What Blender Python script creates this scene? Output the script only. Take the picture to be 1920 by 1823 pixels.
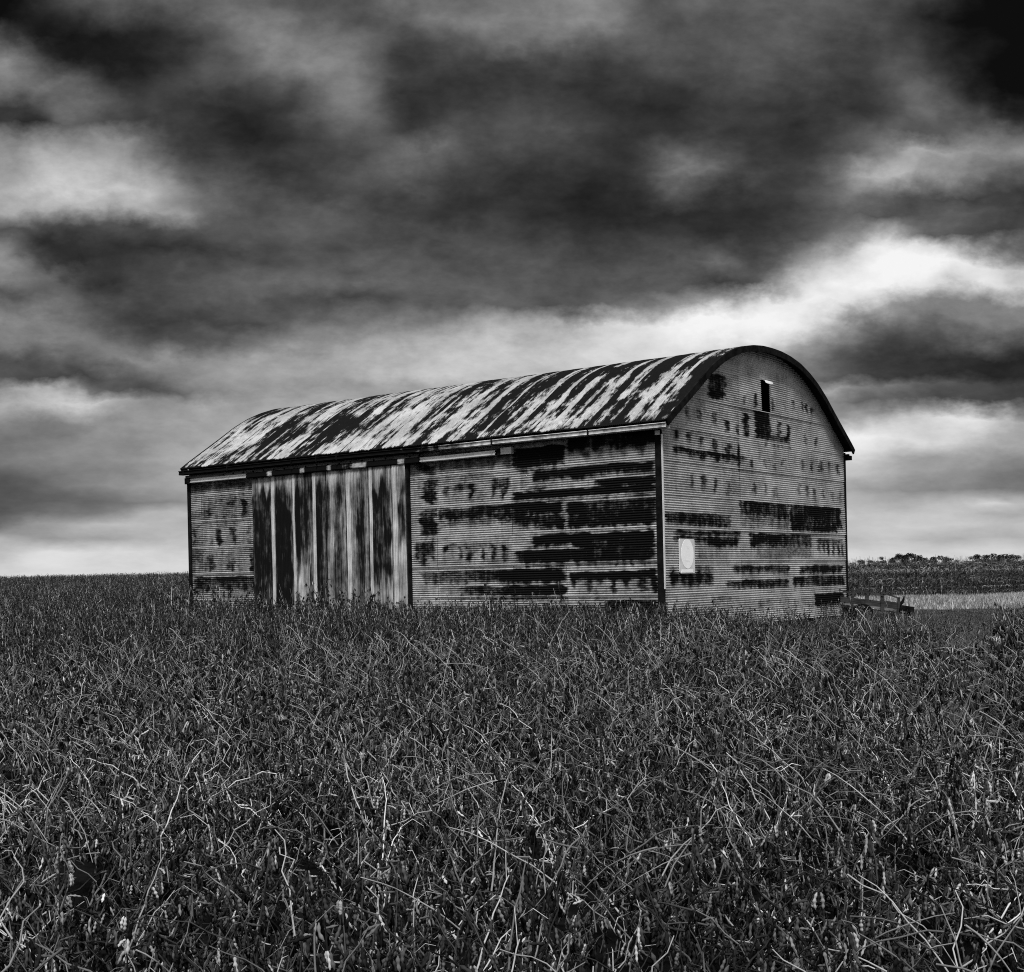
import bpy, math, random
import numpy as np
from mathutils import Vector, Matrix, Euler

for o in list(bpy.data.objects):
    bpy.data.objects.remove(o)
SC = bpy.context.scene
COL = SC.collection
R = math.radians

# ------------------------------------------------------------------ camera
EYE = 1.65                       # camera height above the near ground
cam_d = bpy.data.cameras.new('camera')
cam = bpy.data.objects.new('camera', cam_d)
COL.objects.link(cam)
ROLL = R(1.229)
cam.location = (0, 0, EYE)
cam.rotation_mode = 'QUATERNION'
base_rot = Matrix.Rotation(R(90), 3, 'X')           # looks along +Y
cam.rotation_quaternion = (Matrix.Rotation(ROLL, 3, 'Y') @ base_rot).to_quaternion()
cam_d.sensor_width = 36.0
cam_d.lens = 36.0 * 2435 / 1920
cam_d.shift_y = 172.8 / 1920
cam_d.clip_start = 0.1
cam_d.clip_end = 5000
SC.camera = cam

# ------------------------------------------------------------------ sky and sun
SUN_EL, SUN_AZ = R(54), R(180)                      # azimuth from +Y towards +X: behind the camera
world = bpy.data.worlds.new('World')
SC.world = world
world.use_nodes = True
NT = world.node_tree
NT.nodes.clear()


class NG:
    """tiny node helper: every call returns an output socket"""
    def __init__(self, nt):
        self.nt = nt

    def node(self, typ, **kw):
        n = self.nt.nodes.new(typ)
        for k, v in kw.items():
            setattr(n, k, v)
        return n

    def put(self, sock, v):
        if isinstance(v, (int, float)):
            sock.default_value = v
        elif isinstance(v, (tuple, list)):
            sock.default_value = v
        else:
            self.nt.links.new(v, sock)

    def m(self, op, a, b=0.0, c=0.0, clamp=False):
        n = self.node('ShaderNodeMath', operation=op, use_clamp=clamp)
        self.put(n.inputs[0], a)
        self.put(n.inputs[1], b)
        self.put(n.inputs[2], c)
        return n.outputs[0]

    def mix(self, f, a, b):
        n = self.node('ShaderNodeMix', data_type='FLOAT')
        self.put(n.inputs[0], f)
        self.put(n.inputs[2], a)
        self.put(n.inputs[3], b)
        return n.outputs[0]

    def step(self, x, lo, hi, a=0.0, b=1.0):
        n = self.node('ShaderNodeMapRange', interpolation_type='SMOOTHSTEP')
        self.put(n.inputs[0], x)
        n.inputs[1].default_value = lo
        n.inputs[2].default_value = hi
        n.inputs[3].default_value = a
        n.inputs[4].default_value = b
        return n.outputs[0]

    def vec(self, x, y, z=0.0):
        n = self.node('ShaderNodeCombineXYZ')
        for i, v in enumerate((x, y, z)):
            self.put(n.inputs[i], v)
        return n.outputs[0]

    def noise(self, v, scale, detail=5, rough=0.55, lac=2.0, dist=0.0, color=False):
        n = self.node('ShaderNodeTexNoise')
        if v is not None:
            self.nt.links.new(v, n.inputs['Vector'])
        n.inputs['Scale'].default_value = scale
        n.inputs['Detail'].default_value = detail
        n.inputs['Roughness'].default_value = rough
        n.inputs['Lacunarity'].default_value = lac
        n.inputs['Distortion'].default_value = dist
        return n.outputs['Color' if color else 'Fac']

    def mapping(self, v, scale=(1, 1, 1), loc=(0, 0, 0), rot=(0, 0, 0)):
        n = self.node('ShaderNodeMapping')
        self.nt.links.new(v, n.inputs['Vector'])
        n.inputs['Scale'].default_value = scale
        n.inputs['Location'].default_value = loc
        n.inputs['Rotation'].default_value = rot
        return n.outputs[0]

    def attr(self, name):
        n = self.node('ShaderNodeAttribute', attribute_name=name)
        return n.outputs['Fac']


# cloud brightness over the part of the sky above the barn: rows by elevation, stops by azimuth
SKY = [
 (0, [18,45,72,92,98,95,100,112,105,85,80,82,110,112,110,108,112,115,130,122,98,92,95,96,92,92,90,85,84,72,45,28,18]),
 (40, [30,42,52,68,72,72,88,112,125,108,88,82,92,108,112,112,120,112,135,128,95,88,88,90,92,94,88,82,74,50,32,28,22]),
 (80, [85,42,38,42,44,52,72,92,128,118,110,118,88,82,88,95,120,95,118,82,98,88,82,84,88,92,86,74,70,62,42,36,28]),
 (120, [135,92,50,40,40,50,72,84,98,112,122,130,76,72,76,72,68,80,76,62,82,76,78,86,90,88,76,68,78,70,50,30,26]),
 (160, [110,108,95,72,56,70,76,70,78,78,105,125,76,66,62,60,66,76,55,66,64,62,72,82,74,76,72,60,84,96,62,34,26]),
 (200, [66,70,104,102,74,66,64,54,62,66,98,128,78,60,60,68,72,80,62,64,56,54,64,70,64,66,60,62,76,104,78,62,50]),
 (240, [60,52,96,88,72,62,60,48,52,64,82,112,86,64,74,82,78,84,76,64,54,58,66,66,64,64,68,84,88,82,92,112,100]),
 (280, [118,128,136,138,134,84,66,62,46,62,76,92,100,118,92,78,78,70,64,56,58,92,84,70,66,66,70,96,128,168,140,138,132]),
 (320, [150,160,166,162,152,124,94,80,62,56,72,84,98,90,74,68,64,60,58,54,66,128,118,82,72,70,92,158,168,140,122,100,92]),
 (360, [165,180,190,186,178,162,128,96,82,70,64,72,72,66,60,56,56,56,52,52,62,90,74,56,60,72,104,118,96,82,72,68,64]),
 (395, [150,152,158,156,158,158,132,98,84,88,98,76,72,66,64,60,56,58,54,52,54,56,52,50,54,64,90,90,84,90,94,78,72]),
 (435, [92,84,76,76,78,80,80,82,84,88,92,80,82,80,82,76,70,68,66,64,66,62,54,54,62,78,104,140,160,100,80,66,72]),
 (470, [118,62,56,60,62,60,64,70,78,82,86,84,86,88,88,82,78,80,76,78,74,74,78,72,78,108,160,200,230,210,170,130,112]),
 (500, [130,92,52,58,68,76,80,84,84,86,88,88,92,94,94,88,84,86,80,82,88,92,98,96,70,150,196,222,242,240,232,214,178]),
 (535, [128,112,100,60,76,86,92,96,98,96,98,98,100,100,100,96,92,90,86,88,92,90,74,64,110,196,228,240,232,210,200,214,196]),
 (570, [92,96,100,88,70,76,82,82,80,80,76,76,80,90,92,92,96,84,84,96,116,150,120,170,232,238,236,200,150,130,126,130,130]),
 (605, [130,128,124,104,76,68,68,70,76,92,104,108,104,108,120,142,158,150,160,178,206,230,240,240,238,215,165,120,104,112,122,126,116]),
 (640, [118,118,122,116,96,80,84,96,108,116,124,134,138,148,168,178,182,176,182,190,200,216,235,238,210,150,116,88,76,82,92,88,76]),
 (675, [80,80,92,112,124,128,132,138,146,150,154,158,166,176,186,190,190,190,190,192,196,200,200,180,150,130,90,66,60,58,54,50,48]),
 (705, [88,76,74,78,88,112,130,142,150,156,160,164,170,176,182,186,188,188,188,188,188,186,180,165,140,115,90,66,64,58,52,50,48]),
]
for (y_, l_, r_) in (
 (730, [120,165,150,100,84,90,110,130,145], [158,120,108,96,80,72,66]),
 (755, [155,180,192,180,150,140,150,155,160], [122,96,92,84,76,72,66]),
 (790, [125,120,120,128,138,145,150,160,165], [140,150,175,190,215,212,160]),
 (825, [112,112,116,124,132,142,155,165,168], [225,236,215,196,190,170,160]),
 (860, [118,128,130,130,140,155,165,168,170], [205,195,160,148,150,140,130]),
 (885, [100,112,116,122,132,150,160,165,170], [190,180,160,150,140,125,115]),
 (915, [88,96,118,128,150,155,160,165,170], [165,150,135,130,128,118,115]),
 (945, [92,96,100,104,118,128,140,150,160], [170,170,172,175,180,195,175]),
 (965, [86,96,112,120,150,165,170,172,175], [185,185,188,190,180,160,165]),
 (985, [100,140,150,170,178,170,170,172,175], [180,182,188,190,190,178,178]),
 (1010, [165,150,150,150,160,172,180,180,180], [178,180,178,172,166,165,165]),
 (1035, [180,205,212,205,200,196,194,192,190], [192,194,195,196,196,194,192]),
 (1085, [198,202,202,200,200,198,198,198,198], [198,198,198,198,200,200,200])):
    SKY.append((y_, l_ + list(np.linspace(l_[-1], r_[0], 18)[1:]) + r_[0:7]))
SKY = [(y_, [float(np.interp(i * 32 / 31, np.arange(33), v_[:33])) for i in range(32)]) for y_, v_ in SKY]


EXPOSURE = 1.45


def build_sky():
    g = NG(NT)
    tc = g.node('ShaderNodeTexCoord')
    sep = g.node('ShaderNodeSeparateXYZ')
    NT.links.new(tc.outputs['Generated'], sep.inputs[0])
    dx, dy, dz = sep.outputs
    yy = g.m('MAXIMUM', dy, 0.05)
    p0 = g.m('DIVIDE', dx, yy)
    q0 = g.m('DIVIDE', dz, yy)
    # the cloud deck is tilted a little against the horizon
    p = g.m('SUBTRACT', g.m('MULTIPLY', p0, math.cos(ROLL)), g.m('MULTIPLY', q0, math.sin(ROLL)))
    q = g.m('ADD', g.m('MULTIPLY', p0, math.sin(ROLL)), g.m('MULTIPLY', q0, math.cos(ROLL)))
    hi = g.step(q, 0.03, 0.20)                      # clouds near the horizon are flattened
    lg = g.m('LOGARITHM', g.m('ADD', 1.0, g.m('MULTIPLY', g.m('MAXIMUM', q, -0.02), 16.0)), math.e)
    pv = g.vec(p, g.m('ADD', q, g.m('MULTIPLY', lg, 0.13)), 0.0)
    w1 = g.node('ShaderNodeSeparateColor')
    NT.links.new(g.noise(g.mapping(pv, (1, 1, 1), (3.1, 1.7, 0)), 9.0, 7, 0.58, color=True), w1.inputs[0])
    w2 = g.node('ShaderNodeSeparateColor')
    NT.links.new(g.noise(g.mapping(pv, (1, 1, 1), (7.7, 5.2, 0)), 34.0, 6, 0.6, color=True), w2.inputs[0])
    amp1 = g.mix(hi, 0.026, 0.036)
    ampq = g.mix(hi, 0.012, 0.038)
    pw = g.m('ADD', p, g.m('MULTIPLY', g.m('SUBTRACT', w1.outputs[0], 0.5), amp1))
    pw = g.m('ADD', pw, g.m('MULTIPLY', g.m('SUBTRACT', w2.outputs[0], 0.5), 0.024))
    qw = g.m('ADD', q, g.m('MULTIPLY', g.m('SUBTRACT', w1.outputs[1], 0.5), ampq))
    qw = g.m('ADD', qw, g.m('MULTIPLY', g.m('SUBTRACT', w2.outputs[1], 0.5), g.mix(hi, 0.006, 0.025)))
    u = g.m('ADD', g.m('DIVIDE', g.m('MULTIPLY', pw, 2435.0), 1920.0), 0.5, clamp=True)
    rowsock, rowq = [], []
    for (y, vals) in SKY:
        rp = g.node('ShaderNodeValToRGB')
        cr = rp.color_ramp
        cr.interpolation = 'CARDINAL'
        while len(cr.elements) < 32:
            cr.elements.new(0.5)
        for i, v in enumerate(vals):
            e = cr.elements[i]
            e.position = i / 31
        for i, v in enumerate(vals):
            c = (v / 255.0)
            cr.elements[i].color = (c, c, c, 1)
        NT.links.new(u, rp.inputs[0])
        rowsock.append(rp.outputs[0])
        rowq.append((911.5 + 172.8 - y) / 2435.0)
    cur = rowsock[0]
    for i in range(1, len(SKY)):
        f = g.m('DIVIDE', g.m('SUBTRACT', rowq[i - 1], qw), rowq[i - 1] - rowq[i], clamp=True)
        n = g.node('ShaderNodeMix', data_type='FLOAT')
        NT.links.new(f, n.inputs[0])
        NT.links.new(cur, n.inputs[2])
        NT.links.new(rowsock[i], n.inputs[3])
        cur = n.outputs[0]
    # wisps
    n1 = g.noise(g.mapping(pv, (1, 1.25, 1), (1.3, 9.4, 0)), 12.0, 9, 0.56, dist=0.2)
    n2 = g.noise(g.mapping(pv, (1, 1.4, 1), (5.3, 2.4, 0), (0, 0, 0.25)), 34.0, 8, 0.58)
    wis = g.m('ADD', g.m('MULTIPLY', g.m('SUBTRACT', n1, 0.5), 0.55), g.m('MULTIPLY', g.m('SUBTRACT', n2, 0.5), 0.20))
    n3 = g.noise(g.mapping(pv, (1, 1.2, 1), (8.3, 6.1, 0)), 26.0, 8, 0.57, dist=0.15)
    n4 = g.noise(g.mapping(pv, (1, 1.3, 1), (2.2, 8.8, 0)), 120.0, 6, 0.7)
    wis = g.m('ADD', wis, g.m('ADD', g.m('MULTIPLY', g.m('SUBTRACT', n3, 0.5), 0.62), g.m('MULTIPLY', g.m('SUBTRACT', n4, 0.5), 0.16)))
    wis = g.m('MULTIPLY', wis, g.mix(hi, 0.50, 0.95))
    wis = g.m('MULTIPLY', wis, g.m('SUBTRACT', 1.15, g.m('MULTIPLY', cur, 0.85)))
    cur = g.m('MULTIPLY', cur, g.m('ADD', 1.0, wis))
    cur = g.m('ADD', g.m('MULTIPLY', g.m('SUBTRACT', cur, 0.36), 1.13), 0.355)
    cur = g.m('SUBTRACT', cur, g.m('MULTIPLY', g.m('MAXIMUM', g.m('SUBTRACT', cur, 0.84), 0.0), 0.30))
    lum = g.m('MULTIPLY', g.m('POWER', g.m('MINIMUM', g.m('MAXIMUM', cur, 0.085), 0.96), 2.2), 0.5 ** EXPOSURE)
    # the rest of the overcast dome: daylight through thinner cloud
    st = g.node('ShaderNodeTexSky', sky_type='NISHITA', sun_disc=False)
    st.sun_elevation = SUN_EL
    st.sun_rotation = SUN_AZ
    bw = g.node('ShaderNodeRGBToBW')
    NT.links.new(st.outputs[0], bw.inputs[0])
    cl = g.noise(tc.outputs['Generated'], 3.0, 6, 0.55)
    dome = g.m('MULTIPLY', g.m('MULTIPLY', g.m('MINIMUM', bw.outputs[0], 14.0), 0.1), g.m('ADD', 0.25, g.m('MULTIPLY', cl, 1.5)))
    dome = g.m('MULTIPLY', g.m('ADD', dome, g.step(dz, 0.15, 0.9, 0.10, 0.75)), 0.25)
    win = g.m('MULTIPLY', g.step(g.m('ABSOLUTE', p0), 0.46, 0.85, 1.0, 0.0), g.step(q0, 0.47, 0.80, 1.0, 0.0))
    win = g.m('MULTIPLY', win, g.step(dy, 0.10, 0.30))
    tot = g.mix(win, dome, lum)
    tot = g.m('MULTIPLY', tot, 10.0)
    col = g.node('ShaderNodeCombineColor')
    for i in range(3):
        NT.links.new(tot, col.inputs[i])
    bg = g.node('ShaderNodeBackground')
    bg.inputs['Strength'].default_value = 0.1
    NT.links.new(col.outputs[0], bg.inputs['Color'])
    out = g.node('ShaderNodeOutputWorld')
    NT.links.new(bg.outputs[0], out.inputs[0])


build_sky()
world.cycles.sampling_method = 'MANUAL'
world.cycles.sample_map_resolution = 512

sd = bpy.data.lights.new('sun', 'SUN')
sd.energy = 1.5
sd.angle = R(11)
sd.color = (1.0, 1.0, 1.0)
sun = bpy.data.objects.new('sun', sd)
COL.objects.link(sun)
d = Vector((math.cos(SUN_EL) * math.sin(SUN_AZ), math.cos(SUN_EL) * math.cos(SUN_AZ), math.sin(SUN_EL)))
sun.rotation_euler = d.to_track_quat('Z', 'Y').to_euler()
sun.location = (0, 0, 60)

vs = SC.view_settings
vs.view_transform = 'Standard'
vs.look = 'None'
vs.exposure = EXPOSURE
vs.gamma = 1.0
vs.use_curve_mapping = False
SC.cycles.use_denoising = False
SC.cycles.filter_width = 1.05
SC.cycles.max_bounces = 6
SC.cycles.sample_clamp_indirect = 4.0


# ------------------------------------------------------------------ helpers
def tag(o, label=None, cat=None, group=None, kind=None):
    if label: o['label'] = label
    if cat: o['category'] = cat
    if group: o['group'] = group
    if kind: o['kind'] = kind
    return o


def link(o, parent=None):
    COL.objects.link(o)
    if parent is not None:
        o.parent = parent
    return o


def empty(name, loc=(0, 0, 0), rz=0.0):
    o = bpy.data.objects.new(name, None)
    o.location = loc
    o.rotation_euler = (0, 0, rz)
    o.empty_display_size = 0.3
    return link(o)


def mesh_np(name, V, F, mat=None, attrs=None, smooth=True):
    """V (n,3) array, F: (m,k) array or list of such arrays"""
    me = bpy.data.meshes.new(name)
    V = np.asarray(V, dtype=np.float32)
    Fs = F if isinstance(F, list) else [F]
    Fs = [np.asarray(f, dtype=np.int32) for f in Fs if len(f)]
    me.vertices.add(len(V))
    me.vertices.foreach_set('co', V.ravel())
    tot = np.concatenate([np.full(len(f), f.shape[1], dtype=np.int32) for f in Fs])
    li = np.concatenate([f.ravel() for f in Fs])
    me.loops.add(len(li))
    me.loops.foreach_set('vertex_index', li)
    me.polygons.add(len(tot))
    st = np.concatenate([[0], np.cumsum(tot)[:-1]]).astype(np.int32)
    me.polygons.foreach_set('loop_start', st)
    me.polygons.foreach_set('use_smooth', np.full(len(tot), smooth, dtype=bool))
    me.update(calc_edges=True)
    if attrs:
        for k, a in attrs.items():
            at = me.attributes.new(k, 'FLOAT', 'POINT')
            at.data.foreach_set('value', np.asarray(a, dtype=np.float32).ravel())
    me.validate()
    if mat: me.materials.append(mat)
    return me


def obj(name, me, parent=None, loc=(0, 0, 0), rot=(0, 0, 0)):
    o = bpy.data.objects.new(name, me)
    o.location = loc
    o.rotation_euler = rot
    return link(o, parent)


class MB:
    """collects shapes into one mesh"""
    def __init__(self):
        self.V, self.F4, self.F3, self.A = [], [], [], []
        self.n = 0

    def add(self, V, F, a=0.5):
        V = np.asarray(V, float)
        F = np.asarray(F, int)
        (self.F4 if F.shape[1] == 4 else self.F3).append(F + self.n)
        self.V.append(V)
        self.A.append(np.full(len(V), a) if np.isscalar(a) else np.asarray(a))
        self.n += len(V)

    def box(self, lo, hi, M=None, a=0.5, bevel=0.0):
        (x0, y0, z0), (x1, y1, z1) = lo, hi
        V = np.array([(x0, y0, z0), (x1, y0, z0), (x1, y1, z0), (x0, y1, z0), (x0, y0, z1), (x1, y0, z1), (x1, y1, z1), (x0, y1, z1)], float)
        if M is not None:
            M = np.array(M)
            V = V @ M[:3, :3].T + M[:3, 3]
        self.add(V, [(0, 3, 2, 1), (4, 5, 6, 7), (0, 1, 5, 4), (1, 2, 6, 5), (2, 3, 7, 6), (3, 0, 4, 7)], a)

    def bar(self, p, q, w, h, a=0.5, up=(0, 0, 1)):
        """plank from p to q, w across, h along 'up'"""
        p, q, up = np.array(p, float), np.array(q, float), np.array(up, float)
        d = q - p
        d /= np.linalg.norm(d)
        s = np.cross(d, up)
        s /= np.linalg.norm(s)
        u = np.cross(s, d)
        V = [b + s * sx * w / 2 + u * su * h / 2 for b in (p, q) for (sx, su) in ((-1, -1), (1, -1), (1, 1), (-1, 1))]
        self.add(V, [(0, 1, 2, 3), (7, 6, 5, 4), (0, 4, 5, 1), (1, 5, 6, 2), (2, 6, 7, 3), (3, 7, 4, 0)], a)

    def tube(self, P, r, k=6, a=0.5, flat=1.0):
        P = np.asarray(P, float)
        r = np.broadcast_to(np.asarray(r, float), (len(P),))
        T = np.gradient(P, axis=0)
        T /= np.linalg.norm(T, axis=1)[:, None] + 1e-12
        ref = np.array([0.31, 0.17, 0.93]) if abs(T[0, 2]) < 0.9 else np.array([0.95, 0.2, 0.1])
        N = np.cross(T, ref)
        N /= np.linalg.norm(N, axis=1)[:, None] + 1e-12
        B = np.cross(T, N)
        th = np.arange(k) * 2 * math.pi / k
        ring = N[:, None, :] * np.cos(th)[None, :, None] + B[:, None, :] * (flat * np.sin(th))[None, :, None]
        V = (P[:, None, :] + ring * r[:, None, None]).reshape(-1, 3)
        i = np.arange(len(P) - 1)[:, None] * k
        j = np.arange(k)[None, :]
        j2 = (j + 1) % k
        F = np.stack([i + j, i + j2, i + k + j2, i + k + j], -1).reshape(-1, 4)
        self.add(V, F, a if np.isscalar(a) else np.repeat(a, k))

    def build(self, name, mat=None, parent=None, smooth=False, attr='shade'):
        me = self.mesh(name, mat, smooth, attr)
        return obj(name, me, parent)

    def mesh(self, name, mat=None, smooth=False, attr='shade'):
        Fs = []
        if self.F4: Fs.append(np.concatenate(self.F4))
        if self.F3: Fs.append(np.concatenate(self.F3))
        return mesh_np(name, np.concatenate(self.V), Fs, mat, {attr: np.concatenate(self.A)}, smooth)


def vnoise(x, seed=0):
    """1-D value noise in 0..1"""
    x = np.asarray(x, float)
    rs = np.random.RandomState(seed)
    tab = rs.rand(4096)
    i = np.floor(x).astype(int)
    t = x - i
    t = t * t * (3 - 2 * t)
    return tab[i % 4096] * (1 - t) + tab[(i + 1) % 4096] * t


def vnoise2(x, y, seed=0):
    x, y = np.asarray(x, float), np.asarray(y, float)
    rs = np.random.RandomState(seed)
    tab = rs.rand(256, 256)
    i, j = np.floor(x).astype(int), np.floor(y).astype(int)
    a, b = x - i, y - j
    a, b = a * a * (3 - 2 * a), b * b * (3 - 2 * b)
    i, j, i2, j2 = i % 256, j % 256, (i + 1) % 256, (j + 1) % 256
    return (tab[i, j] * (1 - a) + tab[i2, j] * a) * (1 - b) + (tab[i, j2] * (1 - a) + tab[i2, j2] * a) * b


def sstep(x, a, b):
    t = np.clip((x - a) / (b - a), 0, 1)
    return t * t * (3 - 2 * t)


# ------------------------------------------------------------------ materials
def new_mat(name):
    m = bpy.data.materials.new(name)
    m.use_nodes = True
    nt = m.node_tree
    b = nt.nodes['Principled BSDF']
    return m, NG(nt), b


def grey(g, v):
    c = g.node('ShaderNodeCombineColor')
    for i in range(3):
        g.put(c.inputs[i], v)
    return c.outputs[0]


def metal_mat(name, hz, silver=(0.42, 0.80), dark=0.007, rough=0.5, metallic=0.25, k1=0.55, k2=0.5, kd=0.4, lo=0.30, hi=0.80):
    """weathered galvanised sheet: attribute 'stain' says where the rust and tar sit; noise frays their edges.
    hz: mapping scale of the fraying noise"""
    m, g, b = new_mat(name)
    tc = g.node('ShaderNodeTexCoord').outputs['Object']
    s = g.attr('stain')
    n1 = g.noise(g.mapping(tc, (5, 5, 4.0)), 1.0, 6, 0.6)
    n2 = g.noise(g.mapping(tc, hz, (3, 1, 2)), 1.0, 4, 0.65)
    t = g.m('ADD', s, g.m('ADD', g.m('MULTIPLY', g.m('SUBTRACT', n1, 0.5), k1), g.m('MULTIPLY', g.m('SUBTRACT', n2, 0.5), k2)))
    drips = g.noise(g.mapping(tc, (9, 9, 0.9), (2, 7, 3)), 1.0, 5, 0.7) if hz[2] > 10 else g.noise(g.mapping(tc, (6, 2, 2), (2, 7, 3)), 1.0, 4, 0.6)
    t = g.m('ADD', t, g.m('MULTIPLY', g.m('SUBTRACT', drips, 0.5), kd))
    mask = g.step(t, lo, hi)
    big = g.noise(g.mapping(tc, (1.3, 1.3, 2.0), (9, 4, 1)), 1.0, 5, 0.6)
    fine = g.noise(g.mapping(tc, (hz[0] * 2.2, hz[1] * 2.2, hz[2] * 2.2)), 1.0, 3, 0.7)
    sv = g.step(g.m('ADD', g.m('MULTIPLY', big, 0.55), g.m('MULTIPLY', fine, 0.45)), 0.28, 0.70, silver[0], silver[1])
    dk = g.m('MULTIPLY', g.m('ADD', 0.5, fine), dark)
    v = g.mix(mask, sv, dk)
    g.nt.links.new(grey(g, v), b.inputs['Base Color'])
    g.put(b.inputs['Metallic'], g.mix(mask, metallic, 0.0))
    g.put(b.inputs['Roughness'], g.mix(mask, rough, 0.8))
    g.put(b.inputs['Specular IOR Level'], g.mix(mask, 0.4, 0.02))
    return m


def plain_mat(name, v0, v1, scale=(6, 6, 6), rough=0.7, spec=0.3, metallic=0.0):
    m, g, b = new_mat(name)
    tc = g.node('ShaderNodeTexCoord').outputs['Object']
    n = g.noise(g.mapping(tc, scale), 1.0, 6, 0.65)
    v = g.step(n, 0.3, 0.7, v0, v1)
    g.nt.links.new(grey(g, v), b.inputs['Base Color'])
    b.inputs['Roughness'].default_value = rough
    b.inputs['Specular IOR Level'].default_value = spec
    b.inputs['Metallic'].default_value = metallic
    return m


def plant_mat(name, lo, hi, rough=0.8, spec=0.06, rnd=0.5):
    """albedo from the mesh attribute 'shade' (0..1), varied from plant to plant"""
    m, g, b = new_mat(name)
    s = g.attr('shade')
    oi = g.node('ShaderNodeObjectInfo').outputs['Random']
    tc = g.node('ShaderNodeTexCoord').outputs['Object']
    n = g.noise(g.mapping(tc, (70, 70, 70)), 1.0, 3, 0.6)
    v = g.m('MULTIPLY', g.m('ADD', lo, g.m('MULTIPLY', g.m('POWER', s, 1.6), hi - lo)), g.m('ADD', 1.0 - rnd * 0.75, g.m('MULTIPLY', g.m('POWER', oi, 1.6), rnd * 1.75)))
    v = g.m('MULTIPLY', v, g.m('ADD', 0.55, g.m('MULTIPLY', n, 0.9)))
    g.nt.links.new(grey(g, v), b.inputs['Base Color'])
    b.inputs['Roughness'].default_value = rough
    b.inputs['Specular IOR Level'].default_value = spec
    return m


M_WALL = metal_mat('corrugated wall sheet', (8, 8, 23), silver=(0.19, 0.58), k1=0.65, k2=0.8, kd=0.75, lo=0.12, hi=1.05)
M_DOOR = metal_mat('corrugated door sheet', (45, 45, 1.6), silver=(0.20, 0.66), k1=0.45, k2=0.85, kd=0.6, lo=0.18, hi=0.98)
M_ROOF = metal_mat('corrugated roof sheet', (23, 4.0, 4.0), silver=(0.16, 0.47), k1=1.1, k2=1.5, kd=1.1, rough=0.55, lo=0.28, hi=0.74)
M_TRIM = metal_mat('galvanised trim', (8, 30, 30), silver=(0.45, 0.82))
M_BLACK = plain_mat('tarred trim board', 0.003, 0.012, rough=0.9, spec=0.02)
M_DARKWOOD = plain_mat('weathered dark wood', 0.012, 0.05, (4, 4, 30), rough=0.9, spec=0.1)
M_GREYWOOD = plain_mat('grey weathered wood', 0.06, 0.2, (3, 30, 30), rough=0.9, spec=0.1)
M_INSIDE = plain_mat('dark lining and interior shade', 0.006, 0.012, rough=0.95, spec=0.0)
M_WHITE = plain_mat('white sign enamel', 0.86, 0.92, rough=0.4, spec=0.4)
M_SIGNGREY = plain_mat('pale grey sign enamel', 0.52, 0.66, rough=0.45, spec=0.4)
M_FADED = plain_mat('faded sign lettering', 0.70, 0.78, rough=0.5, spec=0.3)
M_POD = plant_mat('dry soybean pods', 0.002, 0.32, rnd=0.9)
M_STEM = plant_mat('dry soybean stems', 0.004, 0.42, rough=0.6, rnd=0.8)
M_CORN = plant_mat('ripe corn stalks and leaves', 0.010, 0.20)
M_PALE = plant_mat('pale dry grass', 0.06, 0.55)
M_MOWN = plant_mat('mown grass', 0.02, 0.13)
M_LEAF = plant_mat('distant tree foliage', 0.003, 0.018)


# ------------------------------------------------------------------ ground
CX, CY, YAW = 2.71, 23.07, R(-36.09)
BL, BW = 12.68, 8.48                        # barn length and width
EX = np.array([math.cos(YAW), math.sin(YAW)])
EY = np.array([-math.sin(YAW), math.cos(YAW)])


def to_barn(x, y):
    dx, dy = np.asarray(x) - CX, np.asarray(y) - CY
    return dx * EX[0] + dy * EX[1], dx * EY[0] + dy * EY[1]


def terrain(x, y):
    """ground height in the world"""
    x, y = np.asarray(x, float), np.asarray(y, float)
    h = -1.65 + 0.57 * sstep(y, 2.0, 23.0)
    a = x / (np.maximum(y, 0) + 12.0)
    lw = 1 - sstep(a, -0.16, 0.16)
    yl = np.clip(y - 22, 0, None)
    left = np.minimum(yl * 0.0150, 1.55) - np.clip(y - 150, 0, None) * 0.004
    right = -np.minimum(yl, 60) * 0.0098
    h = h + left * lw + right * (1 - lw)
    h = h + 0.05 * (vnoise2(x * 0.35 + 50, y * 0.35 + 50, 3) - 0.5) * sstep(y, 1, 6)
    return h + EYE


def soil_mat():
    m, g, b = new_mat('dark field soil')
    tc = g.node('ShaderNodeTexCoord').outputs['Object']
    n = g.noise(tc, 3.0, 8, 0.65)
    n2 = g.noise(g.mapping(tc, (60, 12, 20)), 1.0, 4, 0.7)
    soil = g.m('ADD', g.step(n, 0.3, 0.7, 0.003, 0.010), g.step(n2, 0.62, 0.78, 0.0, 0.03))
    n3 = g.noise(tc, 18.0, 6, 0.7)
    gr = g.step(n3, 0.3, 0.7, 0.035, 0.11)
    v = g.mix(g.attr('mown'), soil, gr)
    v = g.mix(g.attr('pale'), v, g.step(n3, 0.3, 0.7, 0.06, 0.26))
    g.nt.links.new(grey(g, v), b.inputs['Base Color'])
    b.inputs['Roughness'].default_value = 0.95
    b.inputs['Specular IOR Level'].default_value = 0.0
    return m


EDGE_X = [2.0, 2.7, 4.5, 5.6, 6.6, 8.0, 9.6, 14.0, 40.0]
EDGE_Y = [23.0, 23.0, 24.2, 24.6, 24.0, 21.0, 19.0, 19.0, 19.0]


TALL_X = [2.0, 2.7, 3.2, 3.6, 4.2, 6.9, 7.3, 8.0, 40.0]
TALL_Y = [23.0, 23.0, 21.0, 17.5, 15.5, 15.5, 19.0, 19.0, 19.0]


def edge_y(x):
    return np.interp(x, EDGE_X, EDGE_Y)


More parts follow.
